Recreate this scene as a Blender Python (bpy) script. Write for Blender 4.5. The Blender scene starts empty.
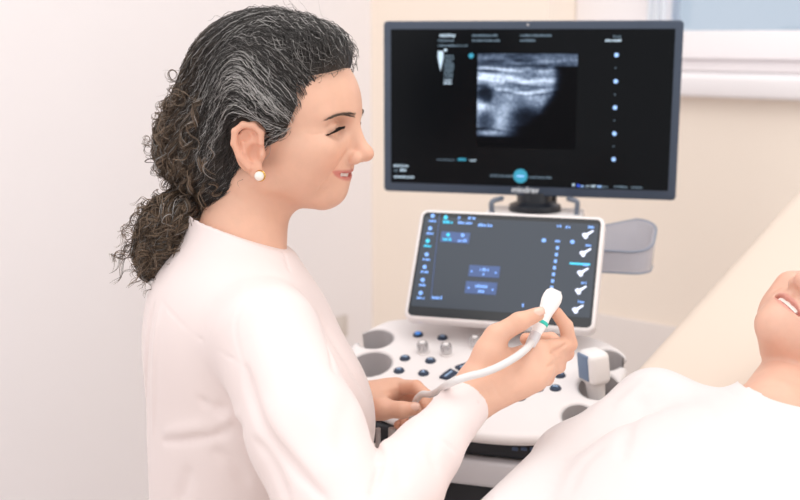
import bpy, math, random, os
import numpy as np
from mathutils import Vector, Matrix
random.seed(7)
RNG = np.random.default_rng(11)
scene = bpy.context.scene
COL = scene.collection

# ------------------------------------------------------------------ camera
CAM = np.array([0.0, 0.0, 1.30])
FPX = 1110.0
PITCH = math.radians(10.9)
CF = np.array([0, math.cos(PITCH), -math.sin(PITCH)])
CU = np.array([0, math.sin(PITCH), math.cos(PITCH)])
CR = np.array([1.0, 0, 0])

def ray(px, py):
    return CF + (px - 400) / FPX * CR + (250 - py) / FPX * CU

def P(px, py, d):
    """world point at depth d on the sight line of a photo pixel (used to measure the place)"""
    return CAM + d * ray(px, py)

def nrm(v):
    v = np.asarray(v, float)
    return v / np.linalg.norm(v)

# ------------------------------------------------------------------ materials
def srgb(r, g, b):
    f = lambda c: (c / 255 / 12.92) if c / 255 <= 0.04045 else ((c / 255 + 0.055) / 1.055) ** 2.4
    return (f(r), f(g), f(b), 1.0)

MATS = {}
def mat(name, col, rough=0.5, metal=0.0, spec=0.5, noise=None, bump=None, emit=None, emit_s=1.0, coat=0.0,
        sss=0.0, sheen=0.0, alpha=1.0, attr=None, trans=0.0):
    if name in MATS:
        return MATS[name]
    m = bpy.data.materials.new(name)
    m.use_nodes = True
    nt = m.node_tree
    b = nt.nodes['Principled BSDF']
    b.inputs['Base Color'].default_value = col
    b.inputs['Roughness'].default_value = rough
    b.inputs['Metallic'].default_value = metal
    b.inputs['Specular IOR Level'].default_value = spec
    b.inputs['Coat Weight'].default_value = coat
    b.inputs['Sheen Weight'].default_value = sheen
    b.inputs['Alpha'].default_value = alpha
    b.inputs['Transmission Weight'].default_value = trans
    if sss:
        b.inputs['Subsurface Weight'].default_value = sss
        b.inputs['Subsurface Radius'].default_value = (1.0, 0.35, 0.2)
        b.inputs['Subsurface Scale'].default_value = 0.006
    src = None
    if attr:
        a = nt.nodes.new('ShaderNodeAttribute'); a.attribute_name = attr
        src = a.outputs['Color']
    tc = nt.nodes.new('ShaderNodeTexCoord')
    if noise:                                   # (scale, amount): a mild natural colour variation
        n = nt.nodes.new('ShaderNodeTexNoise'); n.inputs['Scale'].default_value = noise[0]
        n.inputs['Detail'].default_value = 4
        nt.links.new(tc.outputs['Object'], n.inputs['Vector'])
        mx = nt.nodes.new('ShaderNodeMix'); mx.data_type = 'RGBA'; mx.blend_type = 'MULTIPLY'
        rp = nt.nodes.new('ShaderNodeValToRGB')
        lo = 1 - noise[1]
        rp.color_ramp.elements[0].position = 0.35; rp.color_ramp.elements[0].color = (lo, lo, lo, 1)
        rp.color_ramp.elements[1].position = 0.65; rp.color_ramp.elements[1].color = (1, 1, 1, 1)
        nt.links.new(n.outputs['Fac'], rp.inputs['Fac'])
        mx.inputs['Factor'].default_value = 1.0
        if src: nt.links.new(src, mx.inputs['A'])
        else: mx.inputs['A'].default_value = col
        nt.links.new(rp.outputs['Color'], mx.inputs['B'])
        src = mx.outputs['Result']
    if src:
        nt.links.new(src, b.inputs['Base Color'])
    if bump:                                    # (scale, strength, distance)
        n = nt.nodes.new('ShaderNodeTexNoise'); n.inputs['Scale'].default_value = bump[0]
        n.inputs['Detail'].default_value = 3
        nt.links.new(tc.outputs['Object'], n.inputs['Vector'])
        bp = nt.nodes.new('ShaderNodeBump'); bp.inputs['Strength'].default_value = bump[1]
        bp.inputs['Distance'].default_value = bump[2]
        nt.links.new(n.outputs['Fac'], bp.inputs['Height'])
        nt.links.new(bp.outputs['Normal'], b.inputs['Normal'])
    if emit:
        if emit == 'attr':
            nt.links.new(src, b.inputs['Emission Color'])
        else:
            b.inputs['Emission Color'].default_value = emit
        b.inputs['Emission Strength'].default_value = emit_s
    MATS[name] = m
    return m

# ------------------------------------------------------------------ object helpers
def tag(o, label=None, cat=None, group=None, kind=None):
    if label: o['label'] = label
    if cat: o['category'] = cat
    if group: o['group'] = group
    if kind: o['kind'] = kind
    return o

def empty(name, loc):
    o = bpy.data.objects.new(name, None)
    o.location = Vector(loc)
    o.empty_display_size = 0.05
    COL.objects.link(o)
    return o

def link(name, me, material, parent=None, smooth=True):
    o = bpy.data.objects.new(name, me)
    COL.objects.link(o)
    mats = material if isinstance(material, (list, tuple)) else [material]
    for m in mats: me.materials.append(m)
    if smooth:
        me.polygons.foreach_set('use_smooth', np.ones(len(me.polygons), bool))
    if parent is not None:
        o.parent = parent
        bpy.context.view_layer.update()
        o.matrix_parent_inverse = parent.matrix_world.inverted()
    return o

def mesh_np(name, V, Fq, cols=None):
    """fast mesh from numpy arrays: quads (n,4) or triangles (n,3)"""
    me = bpy.data.meshes.new(name)
    V = np.ascontiguousarray(V, np.float32); Fq = np.ascontiguousarray(Fq, np.int32)
    k = Fq.shape[1]
    me.vertices.add(len(V)); me.vertices.foreach_set('co', V.ravel())
    me.loops.add(Fq.size); me.loops.foreach_set('vertex_index', Fq.ravel())
    me.polygons.add(len(Fq)); me.polygons.foreach_set('loop_start', np.arange(0, Fq.size, k, dtype=np.int32))
    me.update(calc_edges=True)
    if cols is not None:
        a = me.color_attributes.new('tone', 'FLOAT_COLOR', 'POINT')
        c = np.ones((len(V), 4), np.float32); c[:, :3] = cols
        a.data.foreach_set('color', c.ravel())
    return me

class MB:
    """mesh builder: collects several shapes into ONE mesh object"""
    def __init__(s): s.v = []; s.f = []; s.m = []
    def add(s, V, F, mi=0):
        n = len(s.v)
        s.v.extend([tuple(map(float, p)) for p in V]); s.f.extend([tuple(i + n for i in f) for f in F]); s.m.extend([mi] * len(F))
        return s
    def frame_box(s, O, A, B, C, mi=0):
        """box from corner-centre frame: centre O, half vectors A,B,C"""
        O, A, B, C = map(np.asarray, (O, A, B, C))
        V = [O + sa * A + sb * B + sc * C for sa in (-1, 1) for sb in (-1, 1) for sc in (-1, 1)]
        F = [(0, 1, 3, 2), (4, 6, 7, 5), (0, 4, 5, 1), (2, 3, 7, 6), (0, 2, 6, 4), (1, 5, 7, 3)]
        return s.add(V, F, mi)
    def prism(s, pts, up, mi=0):
        """closed polygon pts (3-D) extruded by vector up"""
        pts = [np.asarray(p, float) for p in pts]; up = np.asarray(up, float); n = len(pts)
        V = pts + [p + up for p in pts]
        F = [tuple(range(n))[::-1], tuple(range(n, 2 * n))] + [(i, (i + 1) % n, n + (i + 1) % n, n + i) for i in range(n)]
        return s.add(V, F, mi)
    def tube(s, pts, r, n=12, mi=0, cap=True):
        pts = [np.asarray(p, float) for p in pts]
        rs = r if isinstance(r, (list, tuple, np.ndarray)) else [r] * len(pts)
        T = [nrm(pts[min(i + 1, len(pts) - 1)] - pts[max(i - 1, 0)]) for i in range(len(pts))]
        a = np.array([0, 0, 1.0]) if abs(T[0][2]) < .9 else np.array([1.0, 0, 0])
        a = nrm(a - T[0] * a.dot(T[0])); V = []
        for p, t, rr in zip(pts, T, rs):
            a = nrm(a - t * a.dot(t)); b = np.cross(t, a)
            for k in range(n):
                w = 2 * math.pi * k / n
                V.append(p + rr * (math.cos(w) * a + math.sin(w) * b))
        F = []
        for i in range(len(pts) - 1):
            for k in range(n):
                k2 = (k + 1) % n
                F.append((i * n + k, i * n + k2, (i + 1) * n + k2, (i + 1) * n + k))
        if cap:
            F.append(tuple(range(n))[::-1]); F.append(tuple(range((len(pts) - 1) * n, len(pts) * n)))
        return s.add(V, F, mi)
    def lathe(s, O, axis, prof, n=32, mi=0, sx=1.0, ref=None):
        """profile [(radius, height)] about axis through O; sx squashes along ref"""
        O = np.asarray(O, float); ax = nrm(axis)
        a = np.asarray(ref, float) if ref is not None else (np.array([1.0, 0, 0]) if abs(ax[0]) < .9 else np.array([0, 1.0, 0]))
        a = nrm(a - ax * a.dot(ax)); b = np.cross(ax, a); V = []
        for r, h in prof:
            for k in range(n):
                w = 2 * math.pi * k / n
                V.append(O + ax * h + r * (math.cos(w) * a * sx + math.sin(w) * b))
        F = []
        for i in range(len(prof) - 1):
            for k in range(n):
                k2 = (k + 1) % n
                F.append((i * n + k, i * n + k2, (i + 1) * n + k2, (i + 1) * n + k))
        F.append(tuple(range(n))[::-1]); F.append(tuple(range((len(prof) - 1) * n, len(prof) * n)))
        return s.add(V, F, mi)
    def build(s, name, material, parent=None, bevel=0.0, smooth=True, seg=3):
        me = bpy.data.meshes.new(name)
        me.from_pydata(s.v, [], s.f); me.update()
        me.polygons.foreach_set('material_index', np.array(s.m, np.int32))
        o = link(name, me, material, parent, smooth)
        if bevel:
            b = o.modifiers.new('bevel', 'BEVEL'); b.width = bevel; b.segments = seg; b.limit_method = 'ANGLE'
            b.angle_limit = math.radians(35)
            b.harden_normals = False
        if smooth:
            e = o.modifiers.new('split', 'EDGE_SPLIT'); e.split_angle = math.radians(42)
        return o

def spline(pts, n=8, closed=False):
    """Catmull-Rom through points"""
    pts = [np.asarray(p, float) for p in pts]; N = len(pts); out = []
    R = range(N if closed else N - 1)
    for i in R:
        g = (lambda j: pts[j % N]) if closed else (lambda j: pts[min(max(j, 0), N - 1)])
        p0, p1, p2, p3 = g(i - 1), g(i), g(i + 1), g(i + 2)
        for k in range(n):
            t = k / n
            out.append(.5 * (2 * p1 + (p2 - p0) * t + (2 * p0 - 5 * p1 + 4 * p2 - p3) * t * t + (3 * p1 - p0 - 3 * p2 + p3) * t ** 3))
    if not closed: out.append(pts[-1])
    return out

def rrect(c, A, B, ha, hb, r, n=6):
    """rounded rectangle points, centre c, unit axes A,B, half sizes"""
    out = []
    for (sa, sb, w0) in ((1, 1, 0), (-1, 1, 90), (-1, -1, 180), (1, -1, 270)):
        for k in range(n + 1):
            w = math.radians(w0 + 90 * k / n)
            out.append(c + A * (sa * (ha - r) + r * math.cos(w)) + B * (sb * (hb - r) + r * math.sin(w)))
    return out

# ------------------------------------------------------------------ distance-field modelling
class Frame:
    def __init__(s, o, X, Y, Z, k=1.0):
        s.o = np.asarray(o, float); s.R = np.array([X, Y, Z], float).T; s.k = k
    def p(s, x, y, z): return s.o + s.k * (s.R @ np.array([x, y, z], float))
    def inv(s, Q): return (Q - s.o) @ s.R / s.k
    def v(s, x, y, z): return s.R @ np.array([x, y, z], float)

WORLD = Frame((0, 0, 0), (1, 0, 0), (0, 1, 0), (0, 0, 1))

def smin(a, b, k):
    if k <= 0: return np.minimum(a, b)
    h = np.clip(.5 + .5 * (b - a) / k, 0, 1)
    return b + (a - b) * h - k * h * (1 - h)

class Sdf:
    def __init__(s): s.e = []            # (op, fn, centre, radius, k)
    def _add(s, op, fn, c, r, k): s.e.append((op, fn, np.asarray(c, float), float(r), k)); return s
    def rc(s, a, b, ra, rb, k=.01, op='U'):
        a = np.asarray(a, float); b = np.asarray(b, float); ba = b - a; L2 = max(ba.dot(ba), 1e-12)
        def fn(Q):
            pa = Q - a; t = np.clip(pa @ ba / L2, 0, 1)
            return np.linalg.norm(pa - t[:, None] * ba, axis=1) - (ra + (rb - ra) * t)
        return s._add(op, fn, (a + b) / 2, math.sqrt(L2) / 2 + max(ra, rb), k)
    def chain(s, pts, rs, k=.01, op='U'):
        if not isinstance(rs, (list, tuple)): rs = [rs] * len(pts)
        for i in range(len(pts) - 1): s.rc(pts[i], pts[i + 1], rs[i], rs[i + 1], k, op)
        return s
    def ell(s, c, rad, R=None, k=.01, op='U'):
        c = np.asarray(c, float); rad = np.asarray(rad, float); R = np.eye(3) if R is None else R
        def fn(Q):
            q = (Q - c) @ R
            k0 = np.linalg.norm(q / rad, axis=1); k1 = np.linalg.norm(q / rad ** 2, axis=1)
            return np.where(k1 > 1e-9, k0 * (k0 - 1) / np.maximum(k1, 1e-9), -rad.min())
        return s._add(op, fn, c, rad.max() + (2 * k + .026 if rad.max() > 1.4 * rad.min() else 0), k)
    def box(s, c, half, R=None, r=.0, k=.0, op='U'):
        c = np.asarray(c, float); half = np.asarray(half, float); R = np.eye(3) if R is None else R
        def fn(Q):
            q = np.abs((Q - c) @ R) - (half - r)
            return np.linalg.norm(np.maximum(q, 0), axis=1) + np.minimum(q.max(axis=1), 0) - r
        return s._add(op, fn, c, np.linalg.norm(half), k)
    def half(s, o, n, k=.003, op='S', rad=9.0):
        """cuts (op S) the side of plane o that n points to"""
        o = np.asarray(o, float); n = nrm(n)
        return s._add(op, lambda Q: -((Q - o) @ n), o, rad, k)
    def line(s, pts, amp, w):
        """groove (amp>0) or ridge (amp<0) of width w along a polyline"""
        pts = np.array(pts, float); c = pts.mean(0); r = np.linalg.norm(pts - c, axis=1).max()
        n = len(pts) - 1
        def fn(Q):
            best = np.full(len(Q), 9.0)
            for i in range(n):
                a, ba = pts[i], pts[i + 1] - pts[i]; L2 = max(ba.dot(ba), 1e-12)
                pa = Q - a; t = np.clip(pa @ ba / L2, 0, 1)
                u = (i + t) / n; taper = np.minimum(1, np.minimum(u, 1 - u) * 5 + .12)
                dd = np.linalg.norm(pa - t[:, None] * ba, axis=1)
                best = np.minimum(best, dd + (1 - taper) * w * .8)
            return amp * np.exp(-(best / w) ** 2)
        return s._add('D', fn, c, r + 2.5 * w, 0)
    def fun(s, fn, c, r, op='D', k=0): return s._add(op, fn, c, r, k)
    def __call__(s, Q, c=None, r=None):
        d = np.full(len(Q), 1.0)
        for op, fn, pc, pr, k in s.e:
            if c is not None and np.linalg.norm(pc - c) - pr > r + k + .004: continue
            x = fn(Q)
            if op == 'U': d = smin(d, x, k)
            elif op == 'S': d = -smin(-d, x, k)
            elif op == 'I': d = -smin(-d, -x, k)
            else: d = d + x
        return d
    def grad(s, Q, e=.0015):
        g = np.stack([s(Q + e * np.eye(3)[i]) - s(Q - e * np.eye(3)[i]) for i in range(3)], 1)
        return g / np.maximum(np.linalg.norm(g, axis=1, keepdims=True), 1e-9)
    def hit(s, px, py, d0=.6, d1=2.4):
        """first surface point on a sight line: to lay seams, buttons and creases on the real surface"""
        rr = ray(px, py); ds = np.arange(d0, d1, .004)
        v = s(CAM + ds[:, None] * rr)
        i = np.argmax(v < 0)
        if v[i] >= 0: i = int(np.argmin(v))
        return CAM + ds[i] * rr

def polygonize(S, lo, hi, h, N=10):
    """surface nets over the blocks the surface passes through; returns vertices, quads"""
    lo = np.asarray(lo, float); hi = np.asarray(hi, float)
    nb = np.ceil((hi - lo) / (N * h)).astype(int)
    r = N * h * math.sqrt(3) / 2
    # coarse pass: super-blocks, then blocks
    def centres(idx, size): return lo + (idx + .5) * size
    M = 4
    ns = np.ceil(nb / M).astype(int)
    sup = np.stack(np.meshgrid(*[np.arange(n) for n in ns], indexing='ij'), -1).reshape(-1, 3)
    rs = r * M
    act = []
    sup_c = centres(sup, N * h * M)
    dv = S(sup_c)
    sup = sup[np.abs(dv) < rs * 1.7 + .04]
    sub = np.stack(np.meshgrid(*[np.arange(M)] * 3, indexing='ij'), -1).reshape(-1, 3)
    for sb in sup:
        ids = sb * M + sub
        cc = centres(ids, N * h)
        dv = S(cc, centres(sb, N * h * M), rs)
        act.append(ids[np.abs(dv) < r * 2.2 + .006])
    act = np.concatenate(act)
    g = np.arange(N + 2)
    I, J, K = np.meshgrid(g, g, g, indexing='ij')
    loc = np.stack([I, J, K], -1).reshape(-1, 3)
    NX, NY = int(nb[0] * N + 8 * N), int(nb[1] * N + 8 * N)
    keyf = lambda c: c[..., 0].astype(np.int64) + NX * (c[..., 1].astype(np.int64) + NY * c[..., 2].astype(np.int64))
    allk, allp, quads = [], [], []
    E = [(0, 1), (2, 3), (4, 5), (6, 7), (0, 2), (1, 3), (4, 6), (5, 7), (0, 4), (1, 5), (2, 6), (3, 7)]
    off = np.array([(i >> 2 & 1, i >> 1 & 1, i & 1) for i in range(8)])
    for b in act:
        base = b * N
        pts = lo + (base + loc) * h
        D = S(pts, centres(b, N * h), r + 2 * h).reshape(N + 2, N + 2, N + 2)
        # cells 0..N (one extra layer, shared with the neighbours)
        c8 = np.stack([D[o[0]:o[0] + N + 1, o[1]:o[1] + N + 1, o[2]:o[2] + N + 1] for o in off], -1)
        ins = c8 < 0
        m = ins.any(-1) & ~ins.all(-1)
        if not m.any(): continue
        ci = np.argwhere(m); v8 = c8[m]
        acc = np.zeros((len(ci), 3)); cnt = np.zeros(len(ci))
        for a_, b_ in E:
            va, vb = v8[:, a_], v8[:, b_]
            x = (va < 0) != (vb < 0)
            t = np.where(x, va / np.where(x, va - vb, 1), 0)
            acc += np.where(x[:, None], off[a_] + t[:, None] * (off[b_] - off[a_]), 0); cnt += x
        allp.append(lo + (base + ci + acc / cnt[:, None]) * h)
        allk.append(keyf(base + ci))
        # edges owned: corners 1..N so the four cells lie inside 0..N
        s0 = D[1:N + 1, 1:N + 1, 1:N + 1] < 0
        for ax in range(3):
            sl = [slice(1, N + 1)] * 3; sl[ax] = slice(2, N + 2)
            s1 = D[tuple(sl)] < 0
            x = s0 != s1
            if not x.any(): continue
            e = np.argwhere(x) + 1
            u = np.eye(3, dtype=int)[(ax + 1) % 3]; w = np.eye(3, dtype=int)[(ax + 2) % 3]
            q = np.stack([keyf(base + e), keyf(base + e - u), keyf(base + e - u - w), keyf(base + e - w)], 1)
            fl = s1[x]
            q[fl] = q[fl][:, ::-1]
            quads.append(q)
    k = np.concatenate(allk); p = np.concatenate(allp); q = np.concatenate(quads)
    uk, ix = np.unique(k, return_index=True)
    V = p[ix]
    qi = np.searchsorted(uk, q)
    ok = (qi < len(uk)).all(1)
    qi = np.minimum(qi, len(uk) - 1)
    ok &= (uk[qi] == q).all(1)
    return V, qi[ok]

def close_gaps(me):
    """fills the odd missing face so that a body stays one closed skin"""
    import bmesh
    bm = bmesh.new(); bm.from_mesh(me)
    e = [x for x in bm.edges if len(x.link_faces) == 1]
    if e:
        bmesh.ops.holes_fill(bm, edges=e, sides=0); bm.to_mesh(me); me.update()
    bm.free()
    return me

def relax(V, F, it=1, f=.5):
    for _ in range(it):
        s = np.zeros_like(V); n = np.zeros(len(V))
        for a, b in ((0, 1), (1, 2), (2, 3), (3, 0)):
            np.add.at(s, F[:, a], V[F[:, b]]); np.add.at(s, F[:, b], V[F[:, a]])
            np.add.at(n, F[:, a], 1); np.add.at(n, F[:, b], 1)
        V = V * (1 - f) + f * s / np.maximum(n, 1)[:, None]
    return V

# ================================================================== THE ROOM
WY = math.radians(40)
WD = np.array([math.cos(WY), -math.sin(WY), 0])      # along the window wall, to the right
WN = np.array([-math.sin(WY), -math.cos(WY), 0])     # its inward normal
CORNER = np.array([-0.078, 3.035, 0])
ZV = np.array([0, 0, 1.0])
m_wall = mat('wall paint white', srgb(247, 242, 243), .9, spec=.2, noise=(1.2, .015), bump=(140, .04, .002))
m_wall2 = mat('wall paint cream', srgb(253, 240, 226), .9, spec=.2, noise=(1.2, .015), bump=(140, .04, .002))
m_floor = mat('floor vinyl grey', srgb(214, 206, 203), .45, noise=(30, .05))
m_trim = mat('white lacquer trim', srgb(247, 242, 243), .4, noise=(3, .01))

def plane_hit(px, py, o, n):
    rr = ray(px, py)
    return CAM + rr * ((np.asarray(o) - CAM) @ n) / (rr @ n)

def wall_s(px, py): return float((plane_hit(px, py, CORNER, WN) - CORNER) @ WD)
def wall_z(px, py): return float(plane_hit(px, py, CORNER, WN)[2])

win_l = wall_s(548, 25); win_g = wall_s(640, 15); win_r = win_g + 1.2
z_sill_t = wall_z(740, 75); z_sill_b = wall_z(740, 98)
z_fr_b = wall_z(740, 61); z_gl = wall_z(740, 30)
z_top = 2.1; WALL_H = 2.7; WALL_L = 4.6
# window wall, built around its opening, with real thickness
mb = MB()
def wbox(s0, s1, z0, z1, d0, d1, mi=0, m=None):
    (m or mb).frame_box(CORNER + WD * (s0 + s1) / 2 + ZV * (z0 + z1) / 2 + WN * (d0 + d1) / 2,
                        WD * (s1 - s0) / 2, WN * (d1 - d0) / 2, ZV * (z1 - z0) / 2, mi)
wbox(-.2, win_l, 0, WALL_H, -.3, 0); wbox(win_r, WALL_L, 0, WALL_H, -.3, 0)
wbox(win_l, win_r, 0, z_sill_t - .01, -.3, 0); wbox(win_l, win_r, z_top, WALL_H, -.3, 0)
o = mb.build('wall_back', m_wall2, smooth=False); tag(o, kind='structure')
mb = MB()
LD = WN                                               # the left wall runs from the corner towards the camera
mb.frame_box(CORNER + LD * 1.9 - WD * .1 + ZV * WALL_H / 2, LD * 1.9, WD * .1, ZV * WALL_H / 2)
o = mb.build('wall_left', m_wall, smooth=False); tag(o, kind='structure')
mb = MB()
mb.frame_box(np.array([.6, 1.6, -.05]), np.array([3.2, 0, 0]), np.array([0, 3.2, 0]), ZV * .05)
o = mb.build('floor', m_floor, smooth=False); tag(o, kind='structure')
mb = MB(); wbox(0, WALL_L, 0, .08, 0, .012)
o = mb.build('baseboard_back', m_trim, bevel=.003); tag(o, kind='structure')
mb = MB()
mb.frame_box(CORNER + LD * 1.9 + WD * .006 + ZV * .04, LD * 1.9, WD * .006, ZV * .04)
o = mb.build('baseboard_left', m_trim, bevel=.003); tag(o, kind='structure')
z_d = wall_z(635, 319)
mb = MB(); wbox(wall_s(545, 319), WALL_L, .08, z_d, 0, .008)
o = mb.build('trim_2', mat('lower wall panel grey', srgb(240, 231, 225), .6, noise=(2, .01)), bevel=.003); tag(o, kind='structure')
# sill board, window frame and pane
mb = MB(); wbox(win_l - .03, win_r + .03, z_sill_b, z_sill_t, -.2, .04)
o = mb.build('trim_1', m_trim, bevel=.01); tag(o, kind='structure')
win = MB()
for (a, b, c, d) in ((win_l, win_g, z_sill_t, z_top), (win_r - .09, win_r, z_sill_t, z_top), (win_g, win_r - .09, z_fr_b, z_gl),
                     (win_g, win_r - .09, z_top - .1, z_top)):
    wbox(a, b, c, d, -.2, -.12, m=win)
wbox(win_l, win_r, z_sill_t, z_fr_b, -.2, -.14, m=win)
w_o = win.build('window_1', m_trim, bevel=.006); tag(w_o, kind='structure')
m_pane = bpy.data.materials.new('window glass'); m_pane.use_nodes = True
nt = m_pane.node_tree; nt.nodes.clear()
out = nt.nodes.new('ShaderNodeOutputMaterial'); mx = nt.nodes.new('ShaderNodeMixShader'); mx.inputs[0].default_value = .08
tr = nt.nodes.new('ShaderNodeBsdfTransparent'); tr.inputs[0].default_value = (.76, .83, .90, 1)
gl = nt.nodes.new('ShaderNodeBsdfGlossy'); gl.inputs['Roughness'].default_value = .05
nt.links.new(tr.outputs[0], mx.inputs[1]); nt.links.new(gl.outputs[0], mx.inputs[2]); nt.links.new(mx.outputs[0], out.inputs[0])
pn = MB(); wbox(win_g, win_r - .09, z_gl, z_top - .1, -.165, -.155, m=pn)
o = pn.build('pane', m_pane, w_o, smooth=False)
# sheer curtain strip beside the glass
mb = MB()
pts = [CORNER + WD * (win_g - .03 + t * .045) + WN * (-.09 + .006 * math.sin(t * 16)) for t in np.linspace(0, 1, 40)]
ptsb = pts + [p - WN * .003 for p in pts[::-1]]
mb.prism([p + ZV * (z_gl + .01) for p in ptsb], ZV * (z_top - z_gl - .03))
m_cur = mat('sheer curtain', srgb(240, 244, 250), .8, trans=.0, alpha=.8)
o = mb.build('curtain', m_cur)
tag(o, 'narrow white sheer curtain hanging at the left edge of the window glass', 'curtain')
# socket on the left wall near the corner
q = plane_hit(337, 327, CORNER, WD)
mb = MB(); mb.frame_box(q + WD * .006, LD * .03, ZV * .03, WD * .006); mb.lathe(q + WD * .012, WD, [(.02, 0), (.017, .004), (.005, .005)], 20)
o = mb.build('wall_socket', mat('socket plastic', srgb(214, 206, 200), .4), bevel=.003)
tag(o, 'small pale square power socket on the left wall near the room corner', 'socket')

# ================================================================== LIGHT
w = bpy.data.worlds.new('World'); scene.world = w; w.use_nodes = True
bg = w.node_tree.nodes['Background']; bg.inputs[0].default_value = (1.0, .986, .988, 1); bg.inputs[1].default_value = .90
def area(name, loc, target, sx, sy, power, col=(1, 1, 1)):
    l = bpy.data.lights.new(name, 'AREA'); l.shape = 'RECTANGLE'; l.size = sx; l.size_y = sy; l.energy = power; l.color = col
    o = bpy.data.objects.new(name, l); COL.objects.link(o); o.location = loc
    o.rotation_euler = (Vector(target) - Vector(loc)).to_track_quat('-Z', 'Y').to_euler()
    return o
area('ceiling_lamp', (.3, 1.0, 2.65), (.3, 1.2, 0), 2.4, 1.6, 19, (1, .97, .94))
area('left_fill_light', (-1.9, -.7, 2.1), (-.1, 1.3, .9), 1.6, 1.4, 9, (1, .99, .98))  # fill added to brighten the blouse's back; no window stands there
area('side_window_light', (2.6, -.3, 1.9), (.1, 1.5, 1.0), 1.6, 1.6, 7, (1, .98, .97))

# ------------------------------------------------------------------ camera object and view
cd = bpy.data.cameras.new('camera'); co = bpy.data.objects.new('camera', cd); COL.objects.link(co)
co.location = CAM; co.rotation_euler = (math.radians(90) - PITCH, 0, 0)
cd.sensor_width = 36; cd.sensor_fit = 'HORIZONTAL'; cd.lens = 36 * FPX / 800
cd.dof.use_dof = True; cd.dof.focus_distance = 1.27; cd.dof.aperture_fstop = 4.5; cd.clip_start = .02
scene.camera = co
vs = scene.view_settings; vs.view_transform = 'Standard'; vs.look = 'None'; vs.gamma = 1; vs.exposure = 0.10

# ================================================================== ULTRASOUND MACHINE
A = math.radians(17)
U = np.array([math.cos(A), -math.sin(A), 0]); B0 = np.array([math.sin(A), math.cos(A), 0])
TL = math.radians(15)
Vv = B0 * math.cos(TL) + ZV * math.sin(TL); Nn = np.cross(U, Vv)
O0 = P(490, 380, 1.62)
PF = Frame(O0, U, Vv, Nn)
def uv(px, py):
    q = PF.inv(plane_hit(px, py, O0, Nn)); return q[:2]
def pp(px, py, h=0): return plane_hit(px, py, O0 + Nn * h, Nn)

m_white = mat('machine white plastic', srgb(238, 232, 231), .38, noise=(6, .01))
m_grey = mat('machine grey plastic', srgb(190, 186, 187), .45)
m_lgrey = mat('machine light grey panel', srgb(214, 212, 216), .4)
m_black = mat('machine black plastic', srgb(24, 28, 36), .4)
m_dark = mat('bezel slate plastic', srgb(58, 70, 88), .45, noise=(40, .05))
m_navy = mat('button navy rubber', srgb(38, 52, 74), .35)
m_icon = mat('button print pale blue', srgb(150, 176, 206), .5, emit=srgb(120, 150, 190), emit_s=.15)
m_blue = mat('button lit blue', srgb(70, 130, 200), .4, emit=srgb(60, 130, 215), emit_s=.5)
m_cyan = mat('lit cyan lamp', srgb(150, 240, 245), .4, emit=srgb(120, 240, 245), emit_s=1.0)
m_chrome = mat('knob satin metal', srgb(205, 203, 204), .22, metal=.85)
m_void = mat('shaft black', srgb(14, 16, 20), .6)

us = empty('ultrasound_machine', (O0[0], O0[1] + .15, 0))
tag(us, 'white ultrasound machine with large black monitor, tilted touch screen and knobbed control panel', 'ultrasound machine')

# ---- control panel: outlined slab with finger-wide holder notches cut in its rim
out_px = [(349, 352), (353, 340), (367, 328), (385, 319.5), (404, 316.5), (450, 315), (520, 322), (585, 333), (610, 341), (625, 351), (629, 362),
          (622, 383), (606, 406), (580, 427), (548, 436.5), (510, 437.5), (470, 434), (430, 428), (396, 419), (372, 408), (356, 388), (350, 368)]
poly = np.array([uv(*q) for q in out_px])
poly = np.array([[p[0], p[1]] for p in spline([np.array([a, b, 0]) for a, b in poly], 3, True)])
def poly_sd(q):
    d = np.full(len(q), 9.0); s = np.ones(len(q)); n = len(poly); j = n - 1
    for i in range(n):
        e = poly[j] - poly[i]; w = q - poly[i]
        b = w - e * np.clip(w @ e / (e @ e), 0, 1)[:, None]
        d = np.minimum(d, (b * b).sum(1))
        c1 = q[:, 1] >= poly[i][1]; c2 = q[:, 1] < poly[j][1]; c3 = e[0] * w[:, 1] > e[1] * w[:, 0]
        fl = (c1 & c2 & c3) | (~c1 & ~c2 & ~c3)
        s = np.where(fl, -s, s); j = i
    return s * np.sqrt(d)
TH = .019
def slab(Q):
    q = PF.inv(Q); r = .012
    d2 = poly_sd(q[:, :2]) + r; dz = np.abs(q[:, 2] + TH / 2) - TH / 2 + r
    return np.minimum(np.maximum(d2, dz), 0) + np.sqrt(np.maximum(d2, 0) ** 2 + np.maximum(dz, 0) ** 2) - r
# cups: centre px, right-edge px, half-depth factor, opening side
cups = []
for (cx, cy), hw, hv, side in (((375.5, 338), 18.5, .031, -1), ((371, 363), 21.5, .037, -1), ((368, 391), 16, .030, -1),
                               ((606, 359), 18.5, .031, 1), ((598, 385), 21, .036, 1), ((577, 414), 16, .028, 1)):
    c = uv(cx, cy); hu = abs(uv(cx + hw, cy)[0] - c[0]); cups.append((c, hu, hv, side))
S = Sdf()
S.fun(slab, PF.p(0, 0, 0), .6, 'U')
for c, hu, hv, side in cups:
    def cup(Q, c=c, hu=hu, hv=hv):
        q = PF.inv(Q); e = np.hypot((q[:, 0] - c[0]) / hu, (q[:, 1] - c[1]) / hv)
        return (e - 1) * min(hu, hv) * .9
    S.fun(cup, PF.p(c[0], c[1], -.02), .07, 'S', .004)
    S.box(PF.p(c[0] + side * hu, c[1], -.02), (hu * .9, .014, .05), PF.R, .002, .004, 'S')
lo = np.array([PF.p(a, b, h) for a, b in poly for h in (-TH, .0)])
V, F = polygonize(S, lo.min(0) - .01, lo.max(0) + .01, .0028)
V = relax(V, F, 1, .4)
cp = link('control_panel', mesh_np('control_panel', V, F), m_white, us)
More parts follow.
